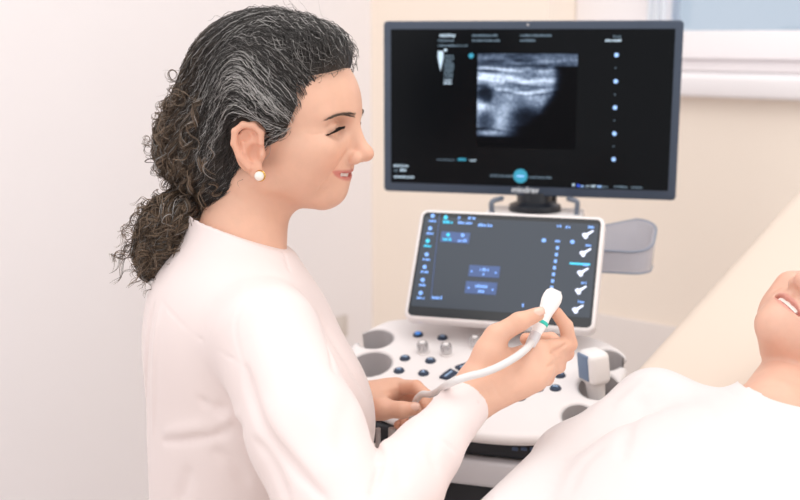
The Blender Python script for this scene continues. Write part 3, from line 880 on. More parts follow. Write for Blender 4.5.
def head_sdf(S, H, mouth=.0, smile=2.0, mw=.0335, curve=12, cheek=0):
    """adds a head to S in frame H (x forward, y left, z up, origin between the ears)"""
    p, R = H.p, H.R; k_ = H.k
    def onto(pts):
        Q = np.array([p(*t) for t in pts])
        for _ in range(3): Q = Q - S.grad(Q) * S(Q)[:, None]
        return list(Q)
    def ell(c, r, k=.012, op='U', R2=None): S.ell(p(*c), np.array(r) * k_, R if R2 is None else R @ R2, k * k_, op)
    def rc(a, b, ra, rb, k=.01, op='U'): S.rc(p(*a), p(*b), ra * k_, rb * k_, k * k_, op)
    ell((.004, 0, .048), (.092, .072, .084))
    ell((.045, 0, .040), (.0545, .062, .056), .02)                       # forehead
    ell((.046, 0, -.010), (.049, .053, .044), .02)                       # mid face
    for s in (-1, 1):
        rc((-.002, s * .049, -.036), (.060, s * .014, -.0555), .017, .0150, .02)   # jaw
        ell((.060, s * .045, -.004), (.026, .019, .017), .02)            # cheek bone
        ell((.045, s * .036, -.026), (.029, .023, .026), .018)           # cheek
        rc((.0885, s * .012, .0325), (.072, s * .046, .034), .0075, .006, .012)    # brow ridge
    ell((.0695, 0, -.0555), (.0155, .0200, .0150), .012)                  # chin
    ell((.062, 0, -.034), (.0285, .031, .022), .014)                     # muzzle
    rc((.022, 0, -.058), (.052, 0, -.060), .022, .016, .025)               # under the chin
    for s in (-1, 1):
        ell((.0915, s * .033, .0205), (.014, .0165, .0110), .010, 'S')    # eye hollow
        ell((.0735, s * .0325, .0190), (.0135, .0155, .0128), .004)      # lids over the ball
        rc((.060, s * .0505, .0120), (.0865, s * .033, .0185), .0017, .0019, .003, 'S')
    if cheek:
        for s in (-1, 1): ell((.0590, s * .0375, -.0150), (.021, .019, .0150), .014)     # raised by the smile
    # nose
    rc((.0925, 0, .024), (.1060, 0, -.0080), .0068, .0085, .010)
    ell((.1095, 0, -.0125), (.0102, .0098, .0088), .008)
    for s in (-1, 1):
        ell((.0985, s * .0115, -.0165), (.0105, .0068, .0078), .005)
        ell((.1015, s * .0062, -.0235), (.0052, .0030, .0034), .002, 'S')
        S.line(onto([(.095, s * .018, -.007), (.088, s * .026, -.018), (.076, s * .037, -.031)]), .0010 + .0018 * cheek, .0026)     # smile fold
        S.line(onto([(.100, s * .016, -.009), (.095, s * .0185, -.014), (.094, s * .0175, -.021)]), .0014, .0016)     # nose wing
        if cheek: S.line(onto([(.072, s * .037, -.034), (.067, s * .038, -.043), (.063, s * .037, -.052)]), .0012, .0018)
        S.line(onto([(.075, s * .050, .014), (.066, s * .058, .013), (.058, s * .062, .017)]), .0007, .0016)
        S.line(onto([(.073, s * .049, .011), (.064, s * .058, .006)]), .0007, .0016)
        S.line(onto([(.086, s * .024, .0255), (.082, s * .036, .0265), (.074, s * .046, .0235)]), .0012, .0020)
        S.line(onto([(.086, s * .022, .007), (.081, s * .034, .003), (.074, s * .044, .006)]), .0008, .0022)
    rc((.0935, 0, -.024), (.0935, 0, -.031), .0022, .0026, .004, 'S')
    # lips: upper bow and fuller lower lip following the curve of the mouth
    def lip(y, z, x): return (x - curve * y * y, y, z + .0025 + smile * y * y)
    o = mouth / 2; m1 = mw * .40; m2 = mw * .95
    for s in (-1, 1):
        for a, b, ra, rb in ((.001, m1, .0036, .0036), (m1, m2, .0036, .0013)):
            rc(lip(s * a, -.0360 + o, .0890), lip(s * b, -.0366 + o * .7, .0890), ra, rb, .0025)
            rc(lip(s * a, -.0440 - o, .0850), lip(s * b, -.0422 - o * .7, .0850), ra * 1.12, rb, .0025)
        for a, b in ((.0, m1), (m1, m2)):
            rc(lip(s * a, -.0398, .0925), lip(s * b, -.0398, .0925), .0014 + o * .9, .0010 + o * .4, .0015, 'S')
            if mouth:
                for xx in (.0895, .0865): rc(lip(s * a, -.0398, xx), lip(s * b, -.0398, xx), .0014 + o * .9, .0010 + o * .4, .0012, 'S')
    # ears
    for s in (-1, 1):
        ca = math.radians(-20) * s
        E = np.array([[math.cos(ca), math.sin(ca), 0], [-math.sin(ca), math.cos(ca), 0], [0, 0, 1]]).T
        def e(x, z, y=0.0): return tuple(np.array([.0070, s * .0690, -.0050]) + E @ np.array([x * .98 - .12 * z, s * y, z * .97]))
        ell(e(-.012, .002, .0048), (.0170, .0044, .026), .004, 'U', E)
        path = [(.002, .010), (.004, .022), (-.003, .030), (-.015, .0315), (-.0255, .024), (-.0285, .010), (-.0245, -.006), (-.016, -.018)]
        for a, b in zip(path[:-1], path[1:]):
            rc(e(*a, .0095), e(*b, .0095), .0038, .0038, .002)
        ell(e(-.008, -.024, .006), (.0078, .0044, .0085), .005, 'U', E)
        path = [(-.009, .020), (-.0175, .012), (-.018, .0), (-.012, -.0105)]
        for a, b in zip(path[:-1], path[1:]): rc(e(*a, .0085), e(*b, .0085), .0027, .0027, .002)
        ell(e(-.0070, -.001, .0105), (.0078, .0070, .0105), .002, 'S', E); ell(e(-.014, .018, .0095), (.0060, .0045, .0060), .002, 'S', E)
        ell(e(.001, -.0035, .0065), (.0038, .0050, .0062), .003, 'U', E)

def head_tones(T, Q, H, skin, lipc, blush, opening=0.0, smile=2.0, mw=.0335):
    """natural skin colouring: lips, cheeks, ears"""
    L = H.inv(Q)
    def g(c, r): return np.exp(-(((L - np.array(c)) / np.array(r)) ** 2).sum(1))
    def mixc(w, c):
        nonlocal T
        T = T * (1 - w[:, None]) + np.array(c)[None] * w[:, None]
    near = (np.abs(L) < .16).all(1)
    for s in (-1, 1):
        mixc(near * .35 * g((.075, s * .038, -.018), (.03, .018, .018)), blush)
        mixc(near * .45 * g((-.01, s * .08, .0), (.03, .02, .036)), blush)
    mixc(near * .3 * g((.113, 0, -.014), (.012, .012, .012)), blush)
    y = L[:, 1]; zc = -.0375 + smile * y * y
    lim = (.0064 + .5 * opening) * np.sqrt(np.clip(1 - (y / (mw * 1.02)) ** 2, 0, 1))
    mixc(near * (L[:, 0] > .064) * .9 * np.clip((lim - np.abs(L[:, 2] - zc)) / .0022, 0, 1), lipc)
    return T

def eye_parts(H, root, s, iris=(.05, .03, .02)):
    mb = MB(); c = H.p(.0735, s * .0325, .0185)
    mb.lathe(c, H.v(.93, s * .28, -.22), [(.0001, -.0118)] + [(.0118 * math.sin(math.radians(w)), -.0118 * math.cos(math.radians(w))) for w in range(15, 175, 10)] + [(.0001, .0118)], 20, 0)
    d = nrm(H.v(.93, s * .28, -.22))
    mb.lathe(c, d, [(.0055, .0102), (.0050, .0112), (.0001, .0122)], 16, 1)
    return mb.build('eye', [mat('eye white', srgb(236, 230, 226), .2), mat('iris dark', srgb(52, 38, 30), .1)], root)

def strands(name, curves, radii, cols, material, parent, sides=3):
    """many fine hairs as one mesh: curves (n,m,3), per-hair radius and colour"""
    Cv = np.asarray(curves, float); n, m, _ = Cv.shape
    T = np.gradient(Cv, axis=1); T /= np.maximum(np.linalg.norm(T, axis=2, keepdims=True), 1e-9)
    a = np.cross(T, np.array([.3, .5, .81])); a /= np.maximum(np.linalg.norm(a, axis=2, keepdims=True), 1e-9)
    b = np.cross(T, a)
    tp_ = np.sin(np.linspace(.35, np.pi - .12, m)) ** .6
    rr = np.asarray(radii)[:, None, None] * tp_[None, :, None]
    V = np.stack([Cv + rr * (math.cos(2 * math.pi * k / sides) * a + math.sin(2 * math.pi * k / sides) * b) for k in range(sides)], 2)
    idx = np.arange(n * m * sides).reshape(n, m, sides)
    F = np.concatenate([np.stack([idx[:, :-1, k], idx[:, :-1, (k + 1) % sides], idx[:, 1:, (k + 1) % sides], idx[:, 1:, k]], -1).reshape(-1, 4) for k in range(sides)])
    c = np.repeat(np.asarray(cols), m * sides, axis=0)
    return link(name, mesh_np(name, V.reshape(-1, 3), F, c), material, parent)

def hand_sdf(S, wrist, mcps, fingers, thumb, pinky_r=.0078, wr=(.026, .019), across=None, fr=(.0098, .0088, .0078, .0070)):
    """wrist point; four knuckles; four fingers [pip, dip, tip]; thumb [cmc, mcp, ip, tip]"""
    wrist = np.asarray(wrist)
    mc = np.asarray(mcps); ac = nrm(mc[0] - mc[3]); wv = ac * .014
    for i, (k_, f) in enumerate(zip(mc, fingers)):
        base = wrist + wv * (1.2 - .8 * i)
        sc = (1.0, 1.03, .97, .84)[i]
        S.rc(base, k_, .0145, .0118 * sc, .012)
        S.rc(k_, f[0], fr[0] * sc * 1.06, fr[1] * sc, .006)
        S.rc(f[0], f[1], fr[1] * sc, fr[2] * sc, .0025)
        S.rc(f[1], f[2], fr[2] * sc, fr[3] * sc, .0025)
    for i in range(3):
        S.rc(mc[i] * .75 + wrist * .25, mc[i + 1] * .75 + wrist * .25, .0105, .0100, .012)
        S.rc(mc[i] * .4 + wrist * .6, mc[i + 1] * .4 + wrist * .6, .0125, .0125, .012)
    t = thumb
    S.rc(t[0], t[1], .0165, .0125, .014)
    S.rc(t[1], t[2], .0118, .0104, .005)
    S.rc(t[2], t[3], .0102, .0080, .004)
    S.rc(t[1] * .6 + t[0] * .4, mc[0] * .6 + wrist * .4, .011, .010, .016)      # web of the thumb

# ================================================================== THE WOMAN AT THE MACHINE
HY = math.radians(-15)
hf = np.array([math.cos(HY), math.sin(HY), 0]); hl = np.array([-math.sin(HY), math.cos(HY), 0])
HO = P(277, 141, 1.32)
H = Frame(HO, hf, hl, ZV)
TY = math.radians(15)
tf = np.array([math.cos(TY), math.sin(TY), 0]); tl = np.array([-math.sin(TY), math.cos(TY), 0])
NK = P(246, 244, 1.32)                                # middle of the collar
TFm = Frame(NK, tf, tl, ZV)
W = Sdf()
head_sdf(W, H, mouth=.0026, smile=6.0, mw=.0345, curve=17, cheek=1)
# neck
W.rc(H.p(-.030, 0, -.03), TFm.p(-.012, 0, -.01), .049, .045, .02)
W.rc(H.p(-.010, 0, -.066), TFm.p(.008, 0, -.005), .022, .024, .025)
for s in (-1, 1):
    W.rc(H.p(-.022, s * .050, -.045), TFm.p(.028, s * .018, -.025), .012, .008, .014)
W.rc(TFm.p(-.01, 0, -.01), TFm.p(.0, 0, -.12), .050, .07, .03)
SR = TFm.p(.0, -.150, -.072); SL = TFm.p(.0, .150, -.072)
W.rc(TFm.p(0, 0, -.075), SR, .05, .042, .03); W.rc(TFm.p(0, 0, -.075), SL, .05, .042, .03)
W.ell(TFm.p(.005, 0, -.22), (.095, .14, .19), TFm.R, .04)
W.ell(TFm.p(.0, 0, -.42), (.10, .15, .16), TFm.R, .04)
ER = P(352, 545, 1.06); WR_ = P(468, 400, 1.20)
EL = P(330, 500, 1.50); WL_ = P(350, 405, 1.44)
W.chain([SR, ER], [.042, .036], .02); W.chain([ER, WR_], [.036, .0215], .02)
W.chain([SL, EL], [.042, .036], .02); W.chain([EL, WL_], [.036, .0235], .02)
# right hand holding the probe
rh_m = [P(538, 350, 1.222), P(541, 362, 1.216), P(541, 373, 1.210), P(535, 382, 1.205)]
rh_f = [[P(569.5, 344, 1.252), P(566, 326, 1.246), P(556.5, 313, 1.238)],
        [P(566, 353, 1.266), P(551, 339, 1.284), P(526, 339, 1.262)],
        [P(558, 366, 1.258), P(544, 354, 1.284), P(526, 352, 1.268)],
        [P(547, 379, 1.238), P(538, 370, 1.264), P(526, 364, 1.258)]]
rh_t = [P(477, 376, 1.205), P(496, 336, 1.205), P(519, 322, 1.202), P(537, 314.5, 1.206)]
hand_sdf(W, P(473, 394, 1.203), rh_m, rh_f, rh_t)
W.rc(WR_, P(480, 390, 1.203), .0235, .0215, .012)
# left hand holding the cable
lh_m = [P(396, 387, 1.435), P(394, 391, 1.455), P(391, 396, 1.470), P(388, 401, 1.480)]
lh_f = [[P(416, 387, 1.412), P(427, 396, 1.400), P(424, 405, 1.392)],
        [P(417, 396, 1.440), P(424, 408, 1.425), P(414, 417, 1.408)],
        [P(412, 405, 1.452), P(417, 417, 1.438), P(405, 423, 1.420)],
        [P(406, 410, 1.462), P(409, 420, 1.448), P(398, 425, 1.432)]]
lh_t = [P(366, 405, 1.405), P(384, 409, 1.385), P(402, 410, 1.375), P(415, 408.5, 1.372)]
hand_sdf(W, P(362, 401, 1.425), lh_m, lh_f, lh_t)
W.rc(WL_, P(366, 400, 1.428), .0235, .0215, .012)
# skin creases at wrist and knuckles
for dx in (0, 5, 10, 16):
    W.line(spline([W.hit(474 + dx, 374 + dx * .1), W.hit(484 + dx, 386), W.hit(489 + dx, 396)], 3), .0009, .0014)
hl_ = lambda *a: spline([W.hit(x, y) for x, y in a], 3)
W.line(hl_((546, 356), (557, 349.5), (567, 343)), .0028, .0020)               # between index and middle finger
W.line(hl_((546, 368), (553, 364), (561, 358)), .0020, .0018)
for a in (((503, 386), (520, 375), (536, 365)), ((500, 378), (516, 364), (531, 353)), ((512, 392), (526, 384), (535, 378))): W.line(hl_(*a), -.0009, .0026)   # tendons
for x, y in ((517, 318), (520, 320.5), (523, 323)): W.line(hl_((x - 3, y - 3), (x, y + 1), (x + 2, y + 6)), .0005, .0010)
for x, y in ((569, 338), (572, 341)): W.line(hl_((x - 5, y - 1), (x - 1, y + 2), (x, y + 5)), .0006, .0010)
for x, y in ((399, 406), (402, 407)): W.line(hl_((x, y - 3), (x + 1, y), (x + 1, y + 5)), .0005, .0010)
for a in (((378, 392), (388, 390), (398, 387)), ((374, 402), (384, 398), (391, 394))): W.line(hl_(*a), -.0008, .0026)
HB = .0015
pts_ = np.array([H.p(.13, .09, .15), H.p(-.12, -.1, -.1), SR, SL, ER, EL] + rh_m + [f for q in rh_f for f in q] + lh_m + [f for q in lh_f for f in q] + [TFm.p(0, 0, -.56)])
V, F = polygonize(W, pts_.min(0) - .06, pts_.max(0) + .06, HB)
V = relax(V, F, 1, .35)
sk = np.array(srgb(230, 182, 157)[:3]); lipc = np.array(srgb(205, 120, 112)[:3]); blush = np.array(srgb(226, 150, 122)[:3])
T = np.tile(sk, (len(V), 1))
T = head_tones(T, V, H, sk, lipc, blush, .0026, 6.0, .0345)
# warmer knuckles and finger ends, paler nails
def spot(T, Q, c, r, col, w):
    g = w * np.exp(-(np.linalg.norm(Q - c, axis=1) / r) ** 2)
    return T * (1 - g[:, None]) + np.asarray(col) * g[:, None]
warm = np.array(srgb(224, 160, 130)[:3])
for f in rh_f + lh_f:
    T = spot(T, V, f[0], .014, warm, .45); T = spot(T, V, f[2], .012, warm, .5)
for t in (rh_t, lh_t): T = spot(T, V, t[3], .013, warm, .4); T = spot(T, V, t[2], .012, warm, .3)
body = link('person', close_gaps(mesh_np('person', V, F, T)), m_skin)
tag(body, 'seated woman in a pale pink blouse with grey curly ponytail holding an ultrasound probe', 'person')
for s in (-1, 1): eye_parts(H, body, s)
# thumb nails
m_nail = mat('finger nail', srgb(238, 196, 178), .25)
def nail(c, along, out, w, l):
    along = nrm(along); out = nrm(out - along * np.dot(out, along)); side = np.cross(along, out); mb = MB()
    Vs = []; n = 9
    for j in range(5):
        v = -1 + 2 * j / 4
        for i in range(n):
            u = -1 + 2 * i / (n - 1); ww = w * (1 - .18 * max(0, v) ** 2 - .12 * max(0, -v) ** 3)
            Vs.append(c + side * u * ww + along * v * l * (1 - .12 * u * u) + out * (.0012 - .0034 * u * u - .0010 * v * v))
    Fs = [(j * n + i, j * n + i + 1, (j + 1) * n + i + 1, (j + 1) * n + i) for j in range(4) for i in range(n - 1)]
    mb.add(Vs, Fs); o = mb.build('finger_nail', m_nail, body)
    sd = o.modifiers.new('solid', 'SOLIDIFY'); sd.thickness = .0008; sd.offset = -1
def to_cam(c): return nrm(CAM - c)
for t in (rh_t, lh_t):
    dirv = nrm(t[3] - t[2]); c = t[3] + dirv * .001; o = nrm(to_cam(c) * .9 + ZV * .5)
    o = nrm(o - dirv * o.dot(dirv)); nail(c + o * .0078, dirv, o, .0056, .0070)
# eyebrows and lashes
def brow(s):
    Cs, rs = [], []
    r = random.Random(4 + s)
    for i in range(150):
        t = r.random(); y = .012 + t * .040
        x = .0990 - 1.0 * max(0, y - .012) ** 1.0 * .22 - 7.5 * max(0, y - .016) ** 2; z = .0335 + .0075 * math.sin(t * 2.4) - .0075 * t + r.uniform(-.0022, .0022) * (1.1 - t * .7)
        q0 = H.p(x, s * y, z); g = W.grad(q0[None])[0]; q0 = q0 - g * (W(q0[None])[0] - .0005)
        dv = H.v(-.5, s * .9, .35 - .7 * t); dv = nrm(dv - g * dv.dot(g))
        L = r.uniform(.005, .008)
        Cs.append([q0 + dv * L * u + g * .0012 * math.sin(u * 3) for u in np.linspace(0, 1, 5)]); rs.append(.00024)
    return Cs, rs
Cs, rs = brow(-1); C2, r2 = brow(1)
m_hair = mat('hair', (1, 1, 1, 1), .42, spec=.45, attr='tone')
strands('eyebrow', Cs, rs, np.tile((.105, .072, .052), (len(Cs), 1)), m_hair, body)
strands('eyebrow', C2, r2, np.tile((.105, .072, .052), (len(C2), 1)), m_hair, body)
def lashes(s):
    Cs = []
    r = random.Random(9)
    for i in range(110):
        t = i / 109; c = H.p(.0735, s * .0325, .0195)
        a = math.radians(-38 + 112 * t)                        # from the nose side outwards
        q0 = c + H.v(.0137 * math.cos(a), s * .0155 * math.sin(a), -.0030 + .0042 * math.cos(a) - .0055 * max(0, math.sin(a)))
        dv = nrm(H.v(math.cos(a) * 1.0, s * (math.sin(a) + .15), -.32 + r.uniform(-.25, .25)))
        L = .0078 - .002 * t
        Cs.append([q0 + dv * L * u + H.v(0, 0, .0022 * u * u) for u in np.linspace(0, 1, 5)])
    return Cs
for s in (-1, 1):
    L_ = lashes(s); strands('eyelashes', L_, [.00055] * len(L_), np.tile((.012, .010, .010), (len(L_), 1)), m_hair, body)
# teeth behind the smile
mb = MB(); 
arc = [H.p(.0872 - 17 * y * y, y, 0) for y in np.linspace(-.025, .025, 13)]
ztop = [-.0345 + 6.0 * y * y for y in np.linspace(-.025, .025, 13)]
Vs = []
for q, zt in zip(arc, ztop): Vs += [q + ZV * zt, q + ZV * (zt - .0055), q - hf * .003 + ZV * (zt - .0055), q - hf * .003 + ZV * zt]
Fs = [(i * 4 + k, i * 4 + (k + 1) % 4, i * 4 + 4 + (k + 1) % 4, i * 4 + 4 + k) for i in range(12) for k in range(4)] + [(0, 1, 2, 3), (48, 51, 50, 49)]
mb.add(Vs, Fs); mb.build('teeth', mat('teeth', srgb(246, 240, 232), .25), body)
# pearl earring
ep = H.p(.0105, -.0810, -.0315); ep = ep - hl * .003
mb = MB(); mb.lathe(ep, -hl, [(.0001, -.0055)] + [(.0055 * math.sin(math.radians(w)), -.0055 * math.cos(math.radians(w))) for w in range(10, 180, 10)] + [(.0001, .0055)], 24, 0)
mb.lathe(ep + hl * .0035, -hl, [(.0062, -.001), (.0066, .0005), (.0058, .0016)], 24, 1)
er = mb.build('earring', [mat('pearl', srgb(246, 236, 226), .18, coat=.6), mat('gold setting', srgb(212, 170, 96), .25, metal=1.0)], body)

# ------------------------------------------------------------------ blouse
m_blouse = mat('blouse satin blush', srgb(237, 222, 219), .5, spec=.3, sheen=.25, noise=(4, .012), bump=(900, .05, .0004))
Bl = Sdf(); q = TFm.p
Bl.ell(q(.0, 0, -.20), (.124, .160, .20), TFm.R, .04)
Bl.ell(q(.0, 0, -.44), (.132, .168, .26), TFm.R, .06)
for s in (-1, 1): Bl.ell(q(.074, s * .065, -.205), (.062, .072, .080), TFm.R, .05)
Bl.ell(q(-.036, 0, -.09), (.080, .135, .10), TFm.R, .05)
Bl.rc(q(-.013, 0, .04), q(-.006, 0, -.06), .0540, .062, .03)
for s, Sh in ((-1, SR), (1, SL)): Bl.rc(q(-.005, s * .04, -.055), Sh, .050, .052, .04)
# sleeves
fore = ER + (WR_ - ER) * np.array([[.35], [.62], [.84], [.99]])
Bl.chain([SR + ZV * -.004, SR * .5 + ER * .5, ER], [.0585, .0575, .056], .016)
Bl.chain([ER, fore[0], fore[1], fore[2]], [.056, .047, .0355, .0285], .007)
Bl.chain([fore[2], fore[3]], [.0290, .0285], .003)
Bl.chain([SL + ZV * -.004, SL * .5 + EL * .5, EL], [.0575, .055, .052], .016)
Bl.chain([EL, EL * .3 + WL_ * .7, WL_ * .98 + EL * .02], [.052, .036, .0305], .007)
# stand collar: hollow round the neck, cut off along its slanting top edge
nkT, nkB = H.p(-.030, 0, -.03), q(-.008, 0, -.03)
Bl.rc(q(-.016, 0, .10), q(-.011, 0, -.035), .0505, .0505, .002, 'S')
Bl.half(q(0, 0, .013), TFm.v(.37, 0, .93), .003)
# open cuffs
wd = nrm(WR_ - ER); Bl.rc(fore[3] - wd * .03, fore[3] + wd * .08, .0248, .0248, .002, 'S'); Bl.half(fore[3] + wd * .001, wd, .002, rad=.06)
Bl.e[-1] = ('S', lambda Q, o=fore[3] + wd * .001: np.maximum(-((Q - o) @ wd), np.linalg.norm(Q - o - wd * .06, axis=1) - .09), fore[3], .16, .002)
wdl = nrm(WL_ - EL)
Bl._add('S', lambda Q, o=WL_: np.maximum(-((Q - o) @ wdl), np.linalg.norm(Q - o - wdl * .05, axis=1) - .07), WL_, .14, .002)
Bl.rc(WL_ - wdl * .03, WL_ + wdl * .08, .0272, .0272, .002, 'S')
# hem
Bl.half(q(0, 0, -.60), TFm.v(0, 0, -1), .004)
def hits(*pxs): return [Bl.hit(a, b) for a, b in pxs]
raw = []
def seam(pxs, amp, w): raw.append((spline(hits(*pxs), 4), amp, w))
seam(((160, 298), (176, 318), (200, 338), (225, 354), (244, 366)), .0014, .0016)              # back yoke
seam(((153, 306), (148, 335), (146, 370), (144.5, 420)), .007, .0045)                          # pleat down the back
seam(((160, 312), (156, 345), (154, 385), (153, 430)), -.003, .006)
seam(((245, 367), (236, 335), (241, 308), (262, 296), (288, 295)), .0014, .0018)               # armhole
seam(((247, 368), (252, 395), (266, 428), (292, 463), (326, 500)), .006, .006)
seam(((268, 404), (282, 430), (305, 462), (330, 490)), -.003, .012)
seam(((164, 441), (195, 438), (222, 433), (243, 428)), .004, .006); seam(((166, 432), (196, 428), (224, 421), (240, 414)), -.003, .008)
seam(((200, 398), (222, 408), (240, 424)), .003, .006)
seam(((255, 440), (268, 455), (280, 478), (290, 500)), .004, .006); seam(((215, 450), (232, 462), (246, 484)), .003, .009)
seam(((190, 470), (186, 485), (180, 500)), .003, .010)
seam(((327, 342), (331, 356), (334, 372)), .006, .0028)                                        # front opening
seam(((318, 315), (336, 345), (352, 372), (366, 398)), .0022, .006)
seam(((373, 434), (379, 452), (378, 474), (370, 498)), .005, .004)                             # crook of the elbow
seam(((386, 440), (389, 462), (384, 488)), -.0025, .006); seam(((396, 442), (402, 462), (400, 485)), .0022, .007)
seam(((350, 400), (340, 425), (345, 455)), .0022, .012); seam(((330, 420), (322, 450), (332, 480)), -.0025, .012)
seam(((423, 426), (437, 437), (449, 446.5), (455, 452)), .0020, .0016)                         # cuff seam
seam(((420, 430), (412, 445), (420, 462)), .0014, .007); seam(((434, 440), (430, 456), (436, 470)), .0018, .006)
seam(((280, 330), (300, 360), (318, 400)), .0016, .016); seam(((255, 330), (264, 370), (285, 410)), -.0016, .014)
seam(((281, 250), (286, 262), (289, 272)), .0022, .0018)
seam(((258, 300), (262, 285), (272, 272)), .0010, .012)
for pts, amp, w_ in raw: Bl.line(pts, amp, w_)
ext = np.array([q(.17, .2, .08), q(-.16, -.2, -.62), SR, SL, ER, EL, WR_, WL_])
V, F = polygonize(Bl, ext.min(0) - .07, ext.max(0) + .07, .0024)
V = relax(V, F, 2, .4)
blouse = link('blouse', mesh_np('blouse', V, F), m_blouse, body)
# trousers, legs tucked below the picture
Tr = Sdf(); ld = nrm(np.array([.85, .50, 0])); lp = np.array([-ld[1], ld[0], 0])
hip = q(0, 0, -.56); hip[2] = .56
for s in (-1, 1):
    kn = hip + ld * .36 + lp * s * .10 + ZV * -.03; hp = hip + lp * s * .072
    Tr.rc(hp, kn, .080, .060, .04); Tr.rc(kn, np.array([kn[0], kn[1], .12]) + ld * .02, .064, .05, .02)
Tr.ell(hip, (.15, .17, .10), None, .04)
V, F = polygonize(Tr, hip - np.array([.3, .75, .6]), hip + np.array([.7, .4, .3]), .012)
link('trousers', mesh_np('trousers', V, F), mat('trousers white cotton', srgb(240, 238, 238), .8, noise=(8, .02)), body)
for s in (-1, 1):
    mb = MB(); f0 = hip + ld * .36 + lp * s * .10; f0[2] = .0
    mb.prism([f0 + ld * a + lp * b for a, b in ((-.10, -.035), (-.02, -.04), (.08, -.045), (.15, -.03), (.17, 0), (.15, .03), (.08, .045), (-.02, .04), (-.10, .035))], ZV * .075)
    mb.build('shoe', mat('shoe white', srgb(236, 234, 234), .6), body, bevel=.018)
# stool
st = empty('stool', (hip[0], hip[1], 0)); tag(st, 'round white padded stool under the seated woman', 'stool')
mb = MB(); mb.lathe((hip[0], hip[1], .392), ZV, [(.15, 0), (.18, .008), (.185, .03), (.18, .055), (.15, .064), (.0002, .064)], 40); mb.build('seat', m_white, st)
mb = MB(); mb.lathe((hip[0], hip[1], .06), ZV, [(.03, 0), (.028, .2), (.02, .2), (.02, .35)], 24); mb.build('column', m_chrome, st)
mb = MB()
for k in range(5):
    w_ = 2 * math.pi * k / 5; dv = np.array([math.cos(w_), math.sin(w_), 0]); c0 = np.array([hip[0], hip[1], .075])
    mb.tube([c0, c0 + dv * .24 - ZV * .02], [.02, .013], 12); mb.lathe(c0 + dv * .24 - ZV * .075, ZV, [(.018, 0), (.024, .01), (.024, .04), (.012, .05)], 16)
mb.build('base', m_chrome, st)

# ------------------------------------------------------------------ hair
HV = Sdf()
def he(c, r, k=.02, R2=None): HV.ell(H.p(*c), r, H.R if R2 is None else H.R @ R2, k)
he((-.014, 0, .062), (.096, .083, .090)); he((.038, 0, .100), (.052, .064, .036)); he((.055, 0, .096), (.031, .050, .024))
he((-.064, 0, .006), (.066, .075, .082)); he((-.100, 0, -.006), (.046, .055, .046))
for s in (-1, 1): he((-.058, s * .026, -.052), (.038, .034, .036), .015)
for s in (-1, 1): he((.012, s * .052, .042), (.050, .029, .038), .015)
HV.rc(H.p(-.065, 0, -.035), H.p(-.092, -.005, -.066), .050, .026, .02)
TIE = H.p(-.098, -.008, -.072)
pony = [TIE, P(178, 214, 1.315), P(164, 234, 1.315), P(153, 255, 1.32), P(149, 270, 1.32)]
HV.chain(pony, [.014, .023, .027, .018, .005], .012)
# leave face and ears free
HV.ell(H.p(.122, 0, -.002), (.085, .2, .084), H.R, .012, 'S')
for s in (-1, 1): HV.ell(H.p(-.001, s * .090, -.006), (.034, .027, .045), H.R, .006, 'S'); HV.ell(H.p(.046, s * .08, -.024), (.050, .06, .036), H.R, .010, 'S')
HV.ell(H.p(.045, 0, -.085), (.078, .2, .060), H.R, .012, 'S')
ext = np.array([H.p(.13, .12, .19), H.p(-.2, -.12, -.2)] + pony)
V, F = polygonize(HV, ext.min(0) - .04, ext.max(0) + .04, .003)
Lh = H.inv(V)
def hair_tone(L, rnd):
    """natural greying: charcoal on top, silver sweep over the temple, brown towards the ends"""
    n = len(L)
    brown = np.clip((-L[:, 0] - .025) / .08, 0, 1) * .9 + np.clip((-L[:, 2] - .05) / .06, 0, 1) * .5
    brown = np.clip(brown, 0, 1)
    silver = np.exp(-(((L[:, 0] - .015 + .5 * (L[:, 2] - .05)) / .035) ** 2)) * np.clip((L[:, 2] + .01) / .03, 0, 1) * np.clip((.135 - L[:, 2]) / .03, 0, 1)
    c = np.tile((.042, .037, .035), (n, 1)) * (.4 + 1.2 * rnd[:, :1])
    c = c * (1 - brown[:, None]) + brown[:, None] * np.array((.165, .112, .074)) * (.3 + 1.2 * rnd[:, :1])
    isgrey = rnd[:, 1] < (.10 + .34 * silver + .10 * (L[:, 0] > .0))
    g = (np.array((.36, .335, .315)) + .30 * rnd[:, 2:3])
    return np.where(isgrey[:, None], g * (.35 + .55 * np.maximum(silver, .3) + .25 * rnd[:, 0])[:, None], c)
hair = link('hair', mesh_np('hair', V + HV.grad(V) * -.0025, F, np.tile((.026, .021, .018), (len(V), 1))), m_hair, body)
NS, NM = 10400, 20
r = np.random.default_rng(21)
Lv = H.inv(V)
onface = np.zeros(len(V), bool)
for op, fn, c_, r_, k_ in HV.e:
    if op == 'S': onface |= fn(V) < .0022
okv = np.where(~onface)[0]
low_ = okv[(Lv[okv, 0] > -.045) & (Lv[okv, 2] < .075) & (np.abs(Lv[okv, 1]) > .03)]
pick = np.concatenate([r.choice(okv, NS - 3400, replace=False), r.choice(low_, 3400)])
P0 = V[pick]
ph = r.random((NS, 4)) * 6.28
coh = 2.6 * (np.sin(P0 @ np.array([95., 60, 130])) + np.sin(P0 @ np.array([-70., 110, 85]) + 1) + np.sin(P0 @ np.array([150., -40, -60]) + 2))
ph[:, 0] = coh + .9 * r.random(NS); ph[:, 2] = .6 * ph[:, 2]
Ls0 = H.inv(P0)
curl = np.clip((-Ls0[:, 0] - .03) / .06, 0, 1) * .7 + np.clip((Ls0[:, 0] - .03) / .03, 0, 1) * np.clip((Ls0[:, 2] - .075) / .02, 0, 1) * .9 + .22
amp = (.0034 + .0045 * r.random(NS)) * curl
frq = 2 * np.pi / (.018 + .020 * r.random(NS))
lift = (r.random(NS) ** 2) * .0045 - .001
step = .0050 * (.7 + .6 * r.random(NS))
pony_a = np.array(pony)
